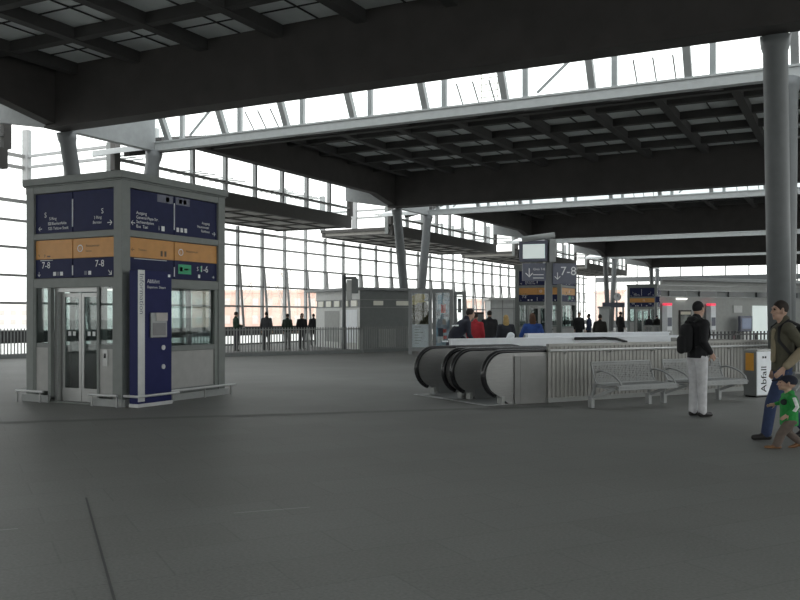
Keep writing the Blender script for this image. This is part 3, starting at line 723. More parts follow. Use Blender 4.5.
# ------------------------------------------------------------------ litter bin
e = empty('litter_bin', EL(5.12, -1.30), EZ, 'litter bin with pale front lettered Abfall and orange side flap', 'bin')
q = MB(); q.box((0, 0, .03), (.56, .30, .90)); q.build('body', M['steel_d'], e, bevel=.01)
q = MB(); q.box((.0, -.02, .05), (.56, .0, .89)); fp = q.build('front_panel', M['panelw'], e)
fm = face_m((0, -.022, 0), (1, 0, 0), (0, -1, 0))
q = MB(); put_text(q, 'Abfall', .225, fm @ Matrix.Translation((.26, .10, .001)) @ Matrix.Rotation(math.pi / 2, 4, 'Z')); q.box((.14, .76, 0), (.19, .80, .001), 0, fm); q.box((.21, .76, 0), (.26, .80, .001), 0, fm); q.build('lettering', M['black'], fp)
q = MB(); q.box((-.015, .06, .52), (0, .24, .86)); q.build('flap', M['yellow'], e)
q = MB(); q.box((-.01, -.03, .90), (.57, .31, .93)); q.build('lid', M['steel'], e)
q = MB(); q.box((.03, .02, 0), (.53, .28, .03)); q.build('base', M['black'], e)

# ------------------------------------------------------------------ display pole with platform sign
pp = W(548.5, 21.5)
e = empty('display_pole', pp, YAW, 'grey pole with departure display and platform 7-8 sign, behind the white parapet', 'sign pole')
q = MB(); q.box((-.085, -.085, 0), (.085, .085, 3.5)); q.build('pole', M['column'], e, bevel=.02)
q = MB(); q.tube([(-.66, -.05, 3.46), (.14, -.05, 3.57)], .075, 14); q.build('light_hood', M['frame2'], e, smooth=True)
hs = MB(); mm = Matrix.Translation((-.1, 0, 0)) @ Matrix.Rotation(R(-18), 4, 'Z')
hs.box((-.60, -.20, 2.92), (.10, .06, 3.42), m=mm); d1 = hs.build('display_housing', M['grey_sign'], e, bevel=.01)
q = MB(); q.box((-.50, -.21, 2.99), (.04, -.203, 3.34), m=mm); q.build('screen', M['screen'], d1)
q = MB(); q.box((-.02, -.24, 2.90), (.14, .10, 3.46)); q.build('housing_end', M['frame2'], e, bevel=.01)
q = MB(); q.box((-.66, -.12, 2.44), (-.09, -.06, 2.87)); s1 = q.build('sign_board', M['grey_sign'], e)
q = MB(); t_ = Matrix.Translation((0, -.125, 0)) @ Matrix.Rotation(math.pi / 2, 4, 'X')
put_text(q, '\u2193', .30, t_ @ Matrix.Translation((-.62, 2.53, 0))); put_text(q, 'Gleis 7-8', .08, t_ @ Matrix.Translation((-.40, 2.70, 0)))
for z in (2.50, 2.58): q.box((-.40, -.127, z), (-.14, -.124, z + .02))
q.build('lettering', M['white'], s1)
q = MB(); q.box((.09, -.12, 2.36), (.66, -.06, 2.87)); s2 = q.build('sign_board', M['grey_sign'], e)
q = MB(); put_text(q, '\u2193', .24, t_ @ Matrix.Translation((.10, 2.47, 0))); put_text(q, '7-8', .30, t_ @ Matrix.Translation((.27, 2.58, 0))); q.build('lettering', M['white'], s2)

# second pole, before the kiosk
e = empty('display_pole', W(344, 38.2), YAW, 'grey pole with boxed display hanging from its arm before the flat roofed kiosk', 'sign pole')
q = MB(); q.tube([(0, 0, 0), (0, 0, 3.35)], .085, 12); q.build('pole', M['column'], e, smooth=True)
q = MB(); q.box((0, -.06, 3.16), (.55, .06, 3.28)); q.build('arm', M['column'], e)
q = MB(); q.box((.12, -.12, 2.25), (.34, .12, 3.14)); d = q.build('display_housing', M['kiosk_l'], e)
q = MB(); q.box((.35, -.14, 2.55), (.62, .14, 3.2)); q.build('display_side', M['kiosk_d'], e)

# ------------------------------------------------------------------ showcases
def showcase(px0, px1, d, ztop, label, mode):
    a, b = W(px0, d), W(px1, d); u = (b - a).normalized(); L = (b - a).length
    e = empty('showcase', a, math.atan2(u.y, u.x), label, 'showcase', 'glass poster showcases')
    q = MB()
    for x in (0, L - .14): q.box((x, -.10, 0), (x + .14, .10, ztop))
    q.box((.14, -.10, ztop - .14), (L - .14, .10, ztop)); q.box((.14, -.10, .12), (L - .14, .10, .28)); q.build('frame', M['plate'], e, bevel=.01)
    if mode == 'thin': 
        q = MB(); q.box((.14, -.02, 1.25), (L - .14, .02, ztop - .14)); q.build('pane', M['sglass'], e); 
        q = MB(); q.box((.18, .0, 1.7), (L - .2, .03, 2.3)); q.build('poster', M['kiosk_d'], e); return
    if mode == 'plants':
        q = MB(); q.box((.14, .0, .28), (L - .14, .04, 1.22)); q.build('notice', M['panelw'], e)
        q = MB()
        for k in range(7): q.box((.25, -.006, 1.1 - k * .11), (.25 + random.uniform(.15, .45), 0, 1.12 - k * .11))
        q.build('lettering', M['kiosk'], e)
        q = MB(); rnd = random.Random(3)
        for k in range(34): q.ell((rnd.uniform(.22, L - .25), .03, rnd.uniform(1.25, 1.95)), (.17, .03, .2), 8, 5)
        q.build('dark_plant', mat('dark_leaf', (.07, .065, .03), .8), e)
        q = MB()
        for k in range(30): q.ell((rnd.uniform(.22, L - .35), .06, rnd.uniform(1.75, 2.35)), (.13, .03, .14), 8, 5)
        q.build('yellow_plant', mat('yellow_leaf', (.52, .42, .13), .8), e)
    else:
        q = MB(); q.box((.14, .0, .28), (L - .14, .04, ztop - .14)); q.build('poster', mat('poster_blue', (.40, .52, .62), .5, var=.5, scale=3), e)
        rnd = random.Random(5); cols = [(.70, .12, .10), (.75, .76, .78), (.08, .10, .14), (.62, .60, .55), (.20, .40, .55)]
        for k in range(14):
            x = rnd.uniform(.16, L - .38); z = rnd.uniform(.32, ztop - .5); w_ = rnd.uniform(.10, .22); h_ = rnd.uniform(.1, .38)
            q = MB(); q.box((x, -.004 - k * .0006, z), (x + w_, -.001, z + h_)); q.build('sticker', M.setdefault('st%d' % (k % 5), mat('sticker_%d' % (k % 5), cols[k % 5], .5)), e)
    q = MB(); q.box((.14, -.07, .28), (L - .14, -.065, ztop - .14)); q.build('pane', M['sglass'], e)
showcase(408.5, 432, 35.5, 2.62, 'glass showcase with yellow plants above a white notice', 'plants')
showcase(432.5, 453, 35.8, 2.66, 'glass showcase covered with colourful posters', 'poster')
showcase(453.5, 466, 37.0, 2.60, 'narrow glass frame with dark sheet beside the poster showcase', 'thin')

# ------------------------------------------------------------------ flat roofed kiosk
kc = W(360, 40); e = empty('kiosk', kc, EZ, 'flat roofed grey kiosk with window band, before the V column', 'kiosk')
LE, LN = 3.8, 5.0
q = MB(); q.box((0, 0, 0), (LE, LN, 1.95)); q.box((0, 0, 2.32), (LE, LN, 2.74)); q.build('wall', M['kiosk_d'], e)
q = MB(); q.box((-.02, .0, 0), (0, LN, 1.95)); q.box((-.02, 0, 2.32), (0, LN, 2.74)); q.build('end_wall', M['kiosk_l'], e)  # paler than the front: this face's stronger light is put into its colour
q = MB(); q.box((-.5, -.4, 2.74), (LE + .8, LN + .4, 2.86)); q.build('roof', M['plate'], e)
q = MB(); q.box((.02, .02, 1.95), (LE - .02, LN - .02, 2.32)); q.build('window_band', M['kiosk_d'], e)
M['bp'] = mat('bright_pane', (.80, .79, .70), .3, emit=.05)
for k in range(5):
    q = MB(); q.box((-.03, .3 + k * .95, 2.0), (.02, .9 + k * .95, 2.28)); q.build('window', M['bp'], e)
for x, w_ in ((.7, .5), (1.9, .75), (3.05, .6)):
    q = MB(); q.box((x, -.02, 2.05), (x + w_, .02, 2.26)); q.build('window', M['bp'], e)
q = MB(); q.box((-.05, -.05, 2.30), (LE, LN, 2.33)); q.box((-.05, -.05, 1.94), (LE, LN, 1.97)); q.build('trim', M['kiosk'], e)
q = MB(); q.box((-.035, .25, .3), (-.02, 1.9, 1.85)); q.build('lit_panel', M['panelw'], e)
q = MB(); q.box((-.035, 2.2, .3), (-.02, 3.9, 1.8)); q.build('notice_panel', M['kiosk'], e)
q = MB(); q.box((3.1, -.03, .5), (3.6, 0, 1.7)); q.build('red_poster', mat('dull_red', (.28, .06, .07), .5), e)
q = MB(); q.box((1.0, -.03, .1), (1.9, 0, 1.0)); q.build('wall_panel', M['kiosk'], e)
# pale glass kiosk farther on
a, b = W(491, 50), W(515, 50); u = (b - a).normalized()
e = empty('kiosk', a, math.atan2(u.y, u.x), 'pale glass walled kiosk behind the blond traveller', 'kiosk')
L = (b - a).length + .6
q = MB(); q.box((0, 0, 0), (L, 3.0, 2.45)); q.build('wall', M['kiosk_l'], e)
q = MB()
for k in range(4): q.box((L * k / 3 - .03, -.03, 0), (L * k / 3 + .03, 0, 2.45))
q.box((0, -.03, 1.95), (L, 0, 2.0)); q.build('mullion', M['kiosk'], e)
q = MB(); q.box((-.15, -.15, 2.45), (L + .15, 3.15, 2.6)); q.build('roof', M['kiosk_l'], e)
# grey cabinets
for px0, px1, d, h, l, mt in ((467, 474, 44, 1.95, 'tall grey cabinet behind the bending person', 'kiosk'), (474.5, 484, 45, 1.75, 'dark cabinet behind the traveller in red', 'beam')):
    a, b = W(px0, d), W(px1, d); u = (b - a).normalized(); L = (b - a).length
    e = empty('cabinet', a, math.atan2(u.y, u.x), l, 'cabinet')
    q = MB(); q.box((0, 0, .08), (L, .5, h)); q.build('body', M[mt], e, bevel=.01)
    q = MB(); q.box((.04, -.02, .15), (L - .04, 0, h - .1)); q.build('door', M['kiosk_d'], e)
    q = MB(); q.box((.03, .03, 0), (L - .03, .47, .08)); q.build('base', M['black'], e)

# ------------------------------------------------------------------ ticket pavilion
pc = W(660, 35); e = empty('pavilion', pc, EZ, 'long grey ticket pavilion with window band behind the railing', 'pavilion')
PL = 12.5; yv = Vector((0, 1, 0)); sk = (yv.dot(ev), yv.dot(nv)); DP = 4.0
def plan(x0, x1, off=0): return [(x0, -off), (x1, -off), (x1 + sk[0] * DP, sk[1] * DP), (x0 + sk[0] * DP, sk[1] * DP)]
q = MB(); q.prism(plan(0, PL), 'z', 0, 2.34); q.build('wall', M['kiosk'], e)
q = MB(); q.prism(plan(.1, PL, -.06), 'z', 2.34, 2.60); q.build('window_band', M['kiosk_d'], e)
q = MB(); q.prism(plan(0, PL), 'z', 2.60, 2.98); q.build('upper_wall', M['kiosk'], e)
q = MB(); q.prism(plan(-.25, PL + .2, .3), 'z', 2.98, 3.14); q.build('roof', M['plate'], e, bevel=.03)
q = MB()
for z in (2.34, 2.60, 2.80): q.box((-.08, -.07, z - .015), (PL, -.02, z + .015))
q.build('louvre', M['steel_d'], e)
for k in range(6):
    x = .5 + k * 1.75; q = MB(); q.box((x, -.02, 2.37), (x + .95, .08, 2.58)); q.build('window', mat('dim_pane', (.10, .11, .115), .2) if k == 0 else bpy.data.materials['dim_pane'], e)
q = MB(); q.box((.9, -.08, 2.24), (1.45, -.0, 2.28)); q.build('strip_lamp', M['lampw'], e)
q = MB(); q.box((1.05, -.05, .35), (1.72, .0, 1.80)); fr = q.build('poster_frame', M['beam'], e)
q = MB(); q.box((1.10, -.06, .40), (1.67, -.05, 1.74)); q.build('poster', mat('dusk_poster', (.10, .11, .10), .4, var=.8, scale=4), fr)
q = MB(); q.box((1.10, -.062, 1.62), (1.67, -.06, 1.74)); q.build('poster_top', mat('cream', (.6, .56, .45), .4), fr)
q = MB(); q.box((5.45, -.05, .4), (6.7, .0, 2.0)); q.build('lit_panel', M['screen'], e)
q = MB(); q.box((8.95, -.05, .5), (9.9, .0, 1.75)); q.build('blue_poster', mat('deep_blue', (.03, .06, .22), .4, var=.5), e)
q = MB(); q.box((4.25, -.05, 1.35 + .35), (4.78, 0, 2.0)); q.build('notice', M['kiosk_l'], e)
q = MB(); q.box((4.2, -.06, .25), (4.85, 0, .72)); q.build('notice', mat('pinkish', (.42, .30, .31), .5), e)
# terminal and two red topped machines in front of the pavilion wall
def PV(x, y): return pc + ev * x + nv * y
e = empty('ticket_terminal', PV(4.1, -.48), EZ, 'ticket terminal with dark blue screen on the pavilion wall', 'terminal')
q = MB(); q.box((.15, 0, 0), (.6, .3, .9)); q.build('stand', M['steel'], e, bevel=.02)
q = MB(); q.box((0, -.04, .9), (.76, .10, 1.56)); hh = q.build('housing', M['grey_sign'], e, bevel=.03)
q = MB(); q.box((.10, -.05, 1.02), (.66, -.04, 1.46)); q.build('screen', M['screen_b'], hh)
def machine(x, label):
    e = empty('ticket_machine', PV(x, -.52), EZ, label, 'ticket machine', 'pale machines with red light tops')
    q = MB(); q.box((0.06, .16, 0), (.36, .42, 1.98)); q.build('body', M['panelw'], e, bevel=.02)
    q = MB(); q.box((0.06, 0.16, 1.98), (.36, .40, 2.08)); q.build('light_top', M['red_l'], e, bevel=.02)
    q = MB(); q.box((.10, .145, 1.15), (.32, .16, 1.50)); q.build('screen', M['grey_sign'], e)
    q = MB(); q.box((.10, .145, .72), (.32, .16, .98)); q.build('slot_panel', M['steel_d'], e)
machine(-.05, 'pale machine with red light top at the pavilion corner')
machine(2.45, 'pale machine with red light top behind the man with the backpack')
# clock and its sign frame
cp = W(617, 60); e = empty('station_clock', cp, YAW, 'round white station clock on a thin post far down the hall', 'clock')
q = MB(); q.tube([(0, 0, 0), (0, 0, 2.55)], .045, 8); q.build('post', M['column'], e)
q = MB(); q.tube([(0, .07, 2.85), (0, -.07, 2.85)], .27, 24); rm = q.build('case', M['column'], e)
q = MB(); q.tube([(0, -.07, 2.85), (0, -.075, 2.85)], .235, 24); fc = q.build('dial', M['white'], e)
q = MB(); q.box((-.012, -.085, 2.85), (.012, -.078, 3.02)); q.bar((0, -.08, 2.85), (.14, -.08, 2.85), .02, .01); q.build('hand', M['black'], fc)
e = empty('sign_frame', W(604, 57), YAW, 'low grey sign frame on two posts under the station clock', 'sign')
q = MB(); q.box((-.1, -.08, 2.1), (1.35, .08, 2.42)); q.build('board', M['grey_sign'], e)
q = MB(); q.box((0, -.05, 0), (.1, .05, 2.1)); q.build('post', M['column'], e)
q = MB(); q.box((1.2, -.05, 0), (1.3, .05, 2.1)); q.build('post', M['column'], e)
e = empty('sign_frame', W(660, 63), YAW, 'small blue sign arm beside the farthest lift tower', 'sign')
q = MB(); q.box((-.35, -.06, 2.5), (.4, .06, 2.95)); bd = q.build('board', M['blue'], e)
q = MB(); q.box((-.05, -.07, 2.58), (.12, -.06, 2.85)); q.build('symbol', M['white'], bd)
q = MB(); q.box((-.4, -.05, 0), (-.3, .05, 2.5)); q.build('post', M['column'], e)
# pale display column near the far travellers
e = empty('display_pillar', W(604, 46), YAW, 'pale grey advertising pillar beside the far travellers', 'pillar')
q = MB(); q.box((-.25, -.15, .1), (.25, .15, 1.95)); q.build('body', M['kiosk_l'], e, bevel=.02)
q = MB(); q.box((-.3, -.2, 1.95), (.3, .2, 2.05)); q.build('cap', M['kiosk'], e)
q = MB(); q.box((-.28, -.18, 0), (.28, .18, .1)); q.build('base', M['kiosk_d'], e)
# ------------------------------------------------------------------ people
SKIN = mat('skin', (0.50, 0.32, 0.24), 0.55, var=.04); LIP = mat('lip', (0.38, 0.16, 0.14), 0.5); EYE_M = mat('eye_dark', (0.03, 0.025, 0.02), 0.2)
_cm = {}
def cloth(c, rough=.85):
    k = tuple(c)
    if k not in _cm: _cm[k] = mat('cloth_%d' % len(_cm), k, rough, var=.12, scale=14)
    return _cm[k]
def capsule(mb, a, ra, b, rb, sx=1.0, sy=1.0, n=12):
    """tapered limb with rounded ends; sx, sy flatten it across the figure's own axes"""
    a, b = Vector(a), Vector(b); d = b - a; L = d.length
    t = d.normalized() if L > 1e-6 else Vector((0, 0, 1))
    x = t.cross(Vector((0, 1, 0)));
    if x.length < .1: x = t.cross(Vector((1, 0, 0)))
    x.normalize(); y = t.cross(x)
    rings = []
    for k in range(1, 4): th = math.pi / 2 * k / 4; rings.append((a - t * ra * math.cos(th), ra * math.sin(th)))
    for k in range(5): f = k / 4; rings.append((a + d * f, ra + (rb - ra) * f))
    for k in range(1, 4): th = math.pi / 2 * k / 4; rings.append((b + t * rb * math.sin(th), rb * math.cos(th)))
    vs = [a - t * ra]
    mid = (a + b) / 2
    for c, r in rings:
        for j in range(n):
            an = 2 * math.pi * j / n; o = (x * math.cos(an) + y * math.sin(an)) * r
            vs.append(c + Vector((o.x * sx, o.y * sy, o.z)))
    vs.append(b + t * rb); m = len(rings)
    fs = [(0, 1 + (j + 1) % n, 1 + j) for j in range(n)]
    fs += [(1 + i * n + j, 1 + i * n + (j + 1) % n, 1 + (i + 1) * n + (j + 1) % n, 1 + (i + 1) * n + j) for i in range(m - 1) for j in range(n)]
    l = len(vs) - 1; fs += [(l, 1 + (m - 1) * n + j, 1 + (m - 1) * n + (j + 1) % n) for j in range(n)]
    mb.add(vs, fs)
def fuse(mb, vox, smooth=3):
    """one continuous skin over overlapping limbs"""
    me = bpy.data.meshes.new('t'); me.from_pydata(mb.v, [], mb.f); me.update()
    o = bpy.data.objects.new('t', me); COL.objects.link(o)
    r = o.modifiers.new('r', 'REMESH'); r.mode = 'VOXEL'; r.voxel_size = vox; r.use_smooth_shade = True
    s_ = o.modifiers.new('s', 'SMOOTH'); s_.iterations = smooth; s_.factor = .5
    dg = bpy.context.evaluated_depsgraph_get(); dg.update()
    out = bpy.data.meshes.new_from_object(o.evaluated_get(dg))
    bpy.data.objects.remove(o); bpy.data.meshes.remove(me)
    out.polygons.foreach_set('use_smooth', [True] * len(out.polygons))
    return out
def as_obj(name, me, mats, parent=None):
    me.materials.clear()
    for m in mats: me.materials.append(m)
    o = bpy.data.objects.new(name, me); COL.objects.link(o)
    if parent is not None: o.parent = parent
    return o
V = Vector
def hand(mb, wr, fwd, palm_n, side, curl=.5):
    """palm, four unequal bent fingers and a thumb leaving the side of the palm"""
    f = V(fwd).normalized(); n = V(palm_n).normalized(); s_ = f.cross(n).normalized() * side
    wr = V(wr)
    for k in range(4):
        off = (k - 1.5) * .019; capsule(mb, wr + f * .005 + s_ * off * .7, .013, wr + f * .085 + s_ * off, .012, n=8)
    Ls = [.066, .076, .070, .054]
    for k in range(4):
        off = (k - 1.5) * .0205; p = wr + f * .090 + s_ * off; d = f
        for q_, sc in ((.45, 1), (.32, 1), (.25, 1)):
            e_ = p + d * Ls[k] * q_; capsule(mb, p, .0088, e_, .008, n=7); p = e_; d = (d + n * curl).normalized()
    p = wr + f * .03 - s_ * .030; d = (f * .75 - s_ * .75 + n * .25).normalized()
    for L_, in ((.038,), (.030,), (.024,)):
        e_ = p + d * L_; capsule(mb, p, .0115, e_, .0095, n=7); p = e_; d = (d + f * .45 + n * .25).normalized()
def person(loc, face, H, label, cat='person', top=(.03, .03, .035), legs=(.05, .055, .08), shoe=(.02, .018, .018), hair=(.03, .022, .018), hairlen=0, near=False,
           J=None, head_turn=0.0, gear=None, top_len=.0, sleeves=True, group=None, cap=None, child=False, hem=.90, wide=1.0, hood=False, name='person'):
    k = H / 1.75
    j = dict(la=(-.10, 0, .08), ra=(.10, 0, .08), lk=(-.10, .02, .48), rk=(.10, .02, .48), lh=(-.09, 0, .90), rh=(.09, 0, .90), pel=(0, 0, .95), wai=(0, 0, 1.10), che=(0, .0, 1.30),
             ls=(-.185, -.01, 1.415), rs=(.185, -.01, 1.415), nec=(0, -.005, 1.48), hea=(0, .02, 1.625), le=(-.25, -.03, 1.14), re=(.25, -.03, 1.14), lw=(-.25, .06, .90), rw=(.25, .06, .90))
    if J: j.update(J)
    j = {a: V(b) for a, b in j.items()}
    vox = .011 if near else .026
    b = MB(); ht = Matrix.Rotation(head_turn, 4, 'Z')
    def H_(p): return j['hea'] + ht @ V(p)
    hs = 1.0 if not child else 1.42
    def HS(p): return H_(tuple(c * hs for c in p))
    # body under the clothes
    for s_, a, kn, h in (('l', 'la', 'lk', 'lh'), ('r', 'ra', 'rk', 'rh')):
        capsule(b, j[h], .080, j[kn], .052); capsule(b, j[kn], .052, j[a], .036)
        capsule(b, j[kn].lerp(j[a], .25), .052, j[kn].lerp(j[a], .6), .040)
    capsule(b, j['pel'], .125, j['wai'], .115, 1.15, .8); capsule(b, j['wai'], .115, j['che'], .135, 1.15, .8); capsule(b, j['ls'], .06, j['rs'], .06)
    for s_, e_, w_ in (('ls', 'le', 'lw'), ('rs', 're', 'rw')):
        capsule(b, j[s_], .055, j[e_], .042); capsule(b, j[e_], .043, j[w_], .027)
    capsule(b, j['nec'] - V((0, 0, .05)), .058, j['hea'] - V((0, .005, .06)), .052)
    b.ell(HS((0, -.008, .02)), (.074 * hs, .092 * hs, .108 * hs), 16, 12, m=ht.to_3x3()); b.ell(HS((0, .030, -.055)), (.054 * hs, .060 * hs, .060 * hs), 14, 10, m=ht.to_3x3())
    if near:
        capsule(b, HS((0, .088, .012)), .011, HS((0, .104 if not child else .097, -.022)), .015)         # nose
        for s_ in (-1, 1):
            capsule(b, HS((s_ * .018, .094, -.024)), .010, HS((s_ * .012, .098, -.024)), .010)
            capsule(b, HS((s_ * .050, .072, .036)), .012, HS((s_ * .016, .087, .038)), .012)       # brow
            capsule(b, HS((s_ * .078, -.005, .028)), .013, HS((s_ * .076, -.002, -.022)), .010)     # ear
            capsule(b, HS((s_ * .050, .055, -.015)), .018, HS((s_ * .035, .070, -.03)), .016)
        capsule(b, HS((-.018, .082, -.064)), .009, HS((.018, .082, -.064)), .009); capsule(b, HS((0, .072, -.098)), .018, HS((0, .066, -.09)), .02)
        for s_, e_, w_, sd in (('ls', 'le', 'lw', -1), ('rs', 're', 'rw', 1)):
            f = (j[w_] - j[e_]).normalized(); inn = V((-sd, .15, 0)); n = (inn - f * inn.dot(f)).normalized()
            hand(b, j[w_], f, n, 1 if sd > 0 else -1, .45)
    else:
        for e_, w_ in (('le', 'lw'), ('re', 'rw')):
            f = (j[w_] - j[e_]).normalized(); capsule(b, j[w_], .036, j[w_] + f * .11, .030, .8, 1.1); capsule(b, j[w_] + f * .02, .017, j[w_] + f * .07 + V((0, .05, 0)), .014)
        capsule(b, HS((0, .09, .0)), .016, HS((0, .105, -.02)), .016)
    me = fuse(b, vox, 2)
    body = as_obj(name, me, [SKIN, LIP, EYE_M]); body.location = loc; body.rotation_euler.z = face; body.scale = (k * wide, k * wide, k)
    if near:
        for p in me.polygons:
            c = p.center
            for s_ in (-1, 1):
                if (c - HS((s_ * .032, .084, .016))).length < .014 * hs: p.material_index = 2
            if abs((ht.inverted() @ (c - j['hea'])).z / hs + .064) < .007 and (c - HS((0, .088, -.064))).length < .026 * hs: p.material_index = 1
    tag(body, label, cat, group)
    # trousers
    q = MB(); capsule(q, j['pel'].lerp(j['lh'], .6), .10, j['pel'].lerp(j['rh'], .6), .10, 1, .95); capsule(q, j['pel'], .130, j['wai'] - V((0, 0, .05)), .125, 1.15, .82)
    for a, kn, h in (('la', 'lk', 'lh'), ('ra', 'rk', 'rh')):
        capsule(q, j[h], .100, j[kn], .074); capsule(q, j[kn], .074, j[a] + V((0, 0, .01)), .066)
    as_obj('trousers', fuse(q, vox * 1.1), [cloth(legs)], body)
    # shoes
    for a, kn, t in (('la', 'lk', 'lt'), ('ra', 'rk', 'rt')):
        d = V(J[t]).normalized() if J and t in J else V((0, 1, 0))
        A = j[a]; q = MB(); capsule(q, A - V((0, 0, .035)) - d * .03, .044, A - V((0, 0, .042)) + d * .15, .036, 1, 1); capsule(q, A - V((0, 0, .0)), .045, A - V((0, 0, .03)) + d * .05, .045)
        m_ = fuse(q, vox); 
        zf = min(v.co.z for v in m_.vertices)
        as_obj('shoe', m_, [cloth(shoe, .4)], body)
    # jacket
    q = MB(); ex = .022
    capsule(q, j['pel'] + V((0, 0, -.06 - top_len)), .140 + ex, j['wai'], .135 + ex, 1.15, .84); capsule(q, j['wai'], .135 + ex, j['che'], .150 + ex, 1.15, .82); capsule(q, j['ls'] - V((0, 0, .01)), .068 + ex * .5, j['rs'] - V((0, 0, .01)), .068 + ex * .5)
    capsule(q, j['che'], .13, j['nec'] - V((0, 0, .02)), .075, 1.2, .9); capsule(q, j['nec'] - V((0, .012, .03)), .072, j['nec'] + V((0, -.012, .03)), .070)
    for s_, e_, w_ in (('ls', 'le', 'lw'), ('rs', 're', 'rw')):
        capsule(q, j[s_], .072, j[e_], .058)
        capsule(q, j[e_], .058, j[w_].lerp(j[e_], .10), .044)
    if hood: capsule(q, j['nec'] + V((-.05, -.09, .0)), .05, j['nec'] + V((.05, -.09, .0)), .05)
    m_ = fuse(q, vox * 1.05); hz = j['pel'].z + (hem - .95) - top_len
    for v in m_.vertices:
        if v.co.z < hz and abs(v.co.x) < .168: v.co.z = hz
    jk = as_obj('jacket', m_, [cloth(top)], body)
    # hair or cap
    q = MB(); q.ell(HS((0, -.016, .040)), (.081 * hs, .098 * hs, .098 * hs), 16, 12, m=ht.to_3x3())
    if hairlen: 
        q.ell(HS((0, -.055, -.03 - hairlen * .3)), (.098, .06, .10 + hairlen * .5), 14, 10, m=ht.to_3x3())
    m_ = fuse(q, vox * .9, 1)
    inv = ht.inverted(); lim = .058 if near else .05
    # hairline: push the front of the hair up off the face
    for v in m_.vertices:
        p = (inv @ (v.co - j['hea'])) / hs
        if p.y > .025 and p.z < lim + .03: v.co = j['hea'] + ht @ (V((p.x, min(p.y, .03 + max(0, p.z - .02) * .9), max(p.z, .0))) * hs)
        elif p.z < -.045 and not hairlen: v.co = j['hea'] + ht @ (V((p.x * .8, p.y * .8, -.045)) * hs)
    as_obj('hair' if cap is None else 'cap', m_, [cloth(hair if cap is None else cap)], body)
    return body, j, HS, k
def facing(ang):          # ang: heading in degrees to the right of the view axis
    return -(R(ang) - YAW)

# man in white trousers
wj = dict(la=(-.085, -.02, .085), ra=(.075, .03, .085), lk=(-.085, .0, .49), rk=(.075, .03, .49), le=(-.235, -.03, 1.15), re=(.225, -.06, 1.15), lw=(-.19, .10, .95), rw=(.165, .12, .97))
b, j, HS, k = person(G(697.5, 417.0), facing(72), 1.81, 'man in a black jacket and white trousers standing by the bench, looking away', top=(.012, .012, .015), legs=(.62, .62, .64), near=True, J=wj, head_turn=R(18), hood=True, cap=(.012, .012, .014))
q = MB(); capsule(q, (-.0, -.215, 1.08), .105, (0, -.205, 1.32), .10, 1.35, .8); capsule(q, (-.0, -.29, 1.02), .06, (0, -.285, 1.18), .065, 1.5, .8)
as_obj('backpack', fuse(q, .012), [cloth((.010, .010, .012))], b)
for s_ in (-1, 1):
    q = MB(); q.tube([(s_ * .10, -.14, 1.44), (s_ * .11, -.02, 1.50), (s_ * .12, .10, 1.42), (s_ * .13, .125, 1.25), (s_ * .15, .03, 1.10), (s_ * .13, -.14, 1.06)], .016, 6); q.build('backpack_strap', cloth((.02, .02, .022)), b)
q = MB(); q.tube([(.10, .135, .95), (.105, .15, .84), (.10, .145, .78)], .005, 6); q.build('drawstring', cloth((.03, .03, .03)), b)

# man in the olive jacket, striding
oj = dict(lh=(-.09, 0, .90), rh=(.09, 0, .90), la=(-.09, .23, .085), lk=(-.09, .17, .48), ra=(.09, -.30, .13), rk=(.09, -.03, .49), lt=(0, 1, -.02), rt=(0, .85, -.4),
          le=(-.26, -.17, 1.16), lw=(-.27, .07, .92), re=(.235, -.05, 1.14), rw=(.20, .04, .90), che=(0, .02, 1.30), hea=(0, .04, 1.625))
b, j, HS, k = person(W(783, 11.15), facing(-84), 1.78, 'man in an olive jacket and jeans walking beside the child in green', top=(.085, .080, .055), legs=(.030, .048, .115), near=True, J=oj, head_turn=R(8), top_len=.03)
q = MB(); capsule(q, V(oj['le']), .066, V(oj['lw']).lerp(V(oj['le']), .12), .052); as_obj('beige_sleeve', fuse(q, .012), [cloth((.30, .25, .17))], b)['label'] = 'beige sleeve panel'
q = MB(); capsule(q, (-.05, .135, 1.02), .05, (-.05, .125, 1.36), .05, 1.2, .55); as_obj('beige_front', fuse(q, .012), [cloth((.27, .23, .15))], b)
q = MB(); capsule(q, (0, -.20, 1.10), .09, (0, -.20, 1.36), .085, 1.35, .7); as_obj('backpack', fuse(q, .013), [cloth((.02, .02, .022))], b)
for s_ in (-1, 1):
    q = MB(); q.tube([(s_ * .12, -.16, 1.44), (s_ * .135, -.02, 1.505), (s_ * .14, .09, 1.42), (s_ * .16, .10, 1.25), (s_ * .19, -.02, 1.10), (s_ * .14, -.15, 1.06)], .02, 6); q.build('backpack_strap', cloth((.02, .02, .022)), b)
# child
cj = dict(la=(-.11, .20, .09), lk=(-.11, .14, .34), ra=(.11, -.18, .12), rk=(.11, .0, .36), rt=(0, .85, -.4), lh=(-.10, 0, .62), rh=(.10, 0, .62), pel=(0, 0, .68), wai=(0, 0, .86), che=(0, 0, 1.06), ls=(-.20, 0, 1.19), rs=(.20, 0, 1.19), nec=(0, 0, 1.25),
          hea=(0, .03, 1.485), le=(-.29, -.04, .98), lw=(-.28, .08, .82), re=(.26, .02, 1.02), rw=(.24, .14, .98))
b, j, HS, k = person(W(789, 10.42), facing(-78), .92, 'small child in a green jacket and dark cap walking beside the man in jeans', top=(.02, .27, .055), legs=(.13, .10, .085), shoe=(.22, .11, .05), near=True, J=cj, cap=(.012, .015, .03), child=True, top_len=.05, hem=.86, wide=1.48)
q = MB(); q.tube([HS((-.055, .07, .06)), HS((0, .14, .045)), HS((.055, .07, .06))], [.015, .025, .015], 8); q.build('cap_peak', cloth((.012, .015, .03)), b)
q = MB(); pts = [V((-.265, -.015, 1.19)), V((-.315, -.03, 1.10)), V((-.342, -.045, 1.0)), V((-.335, -.0, .90))]
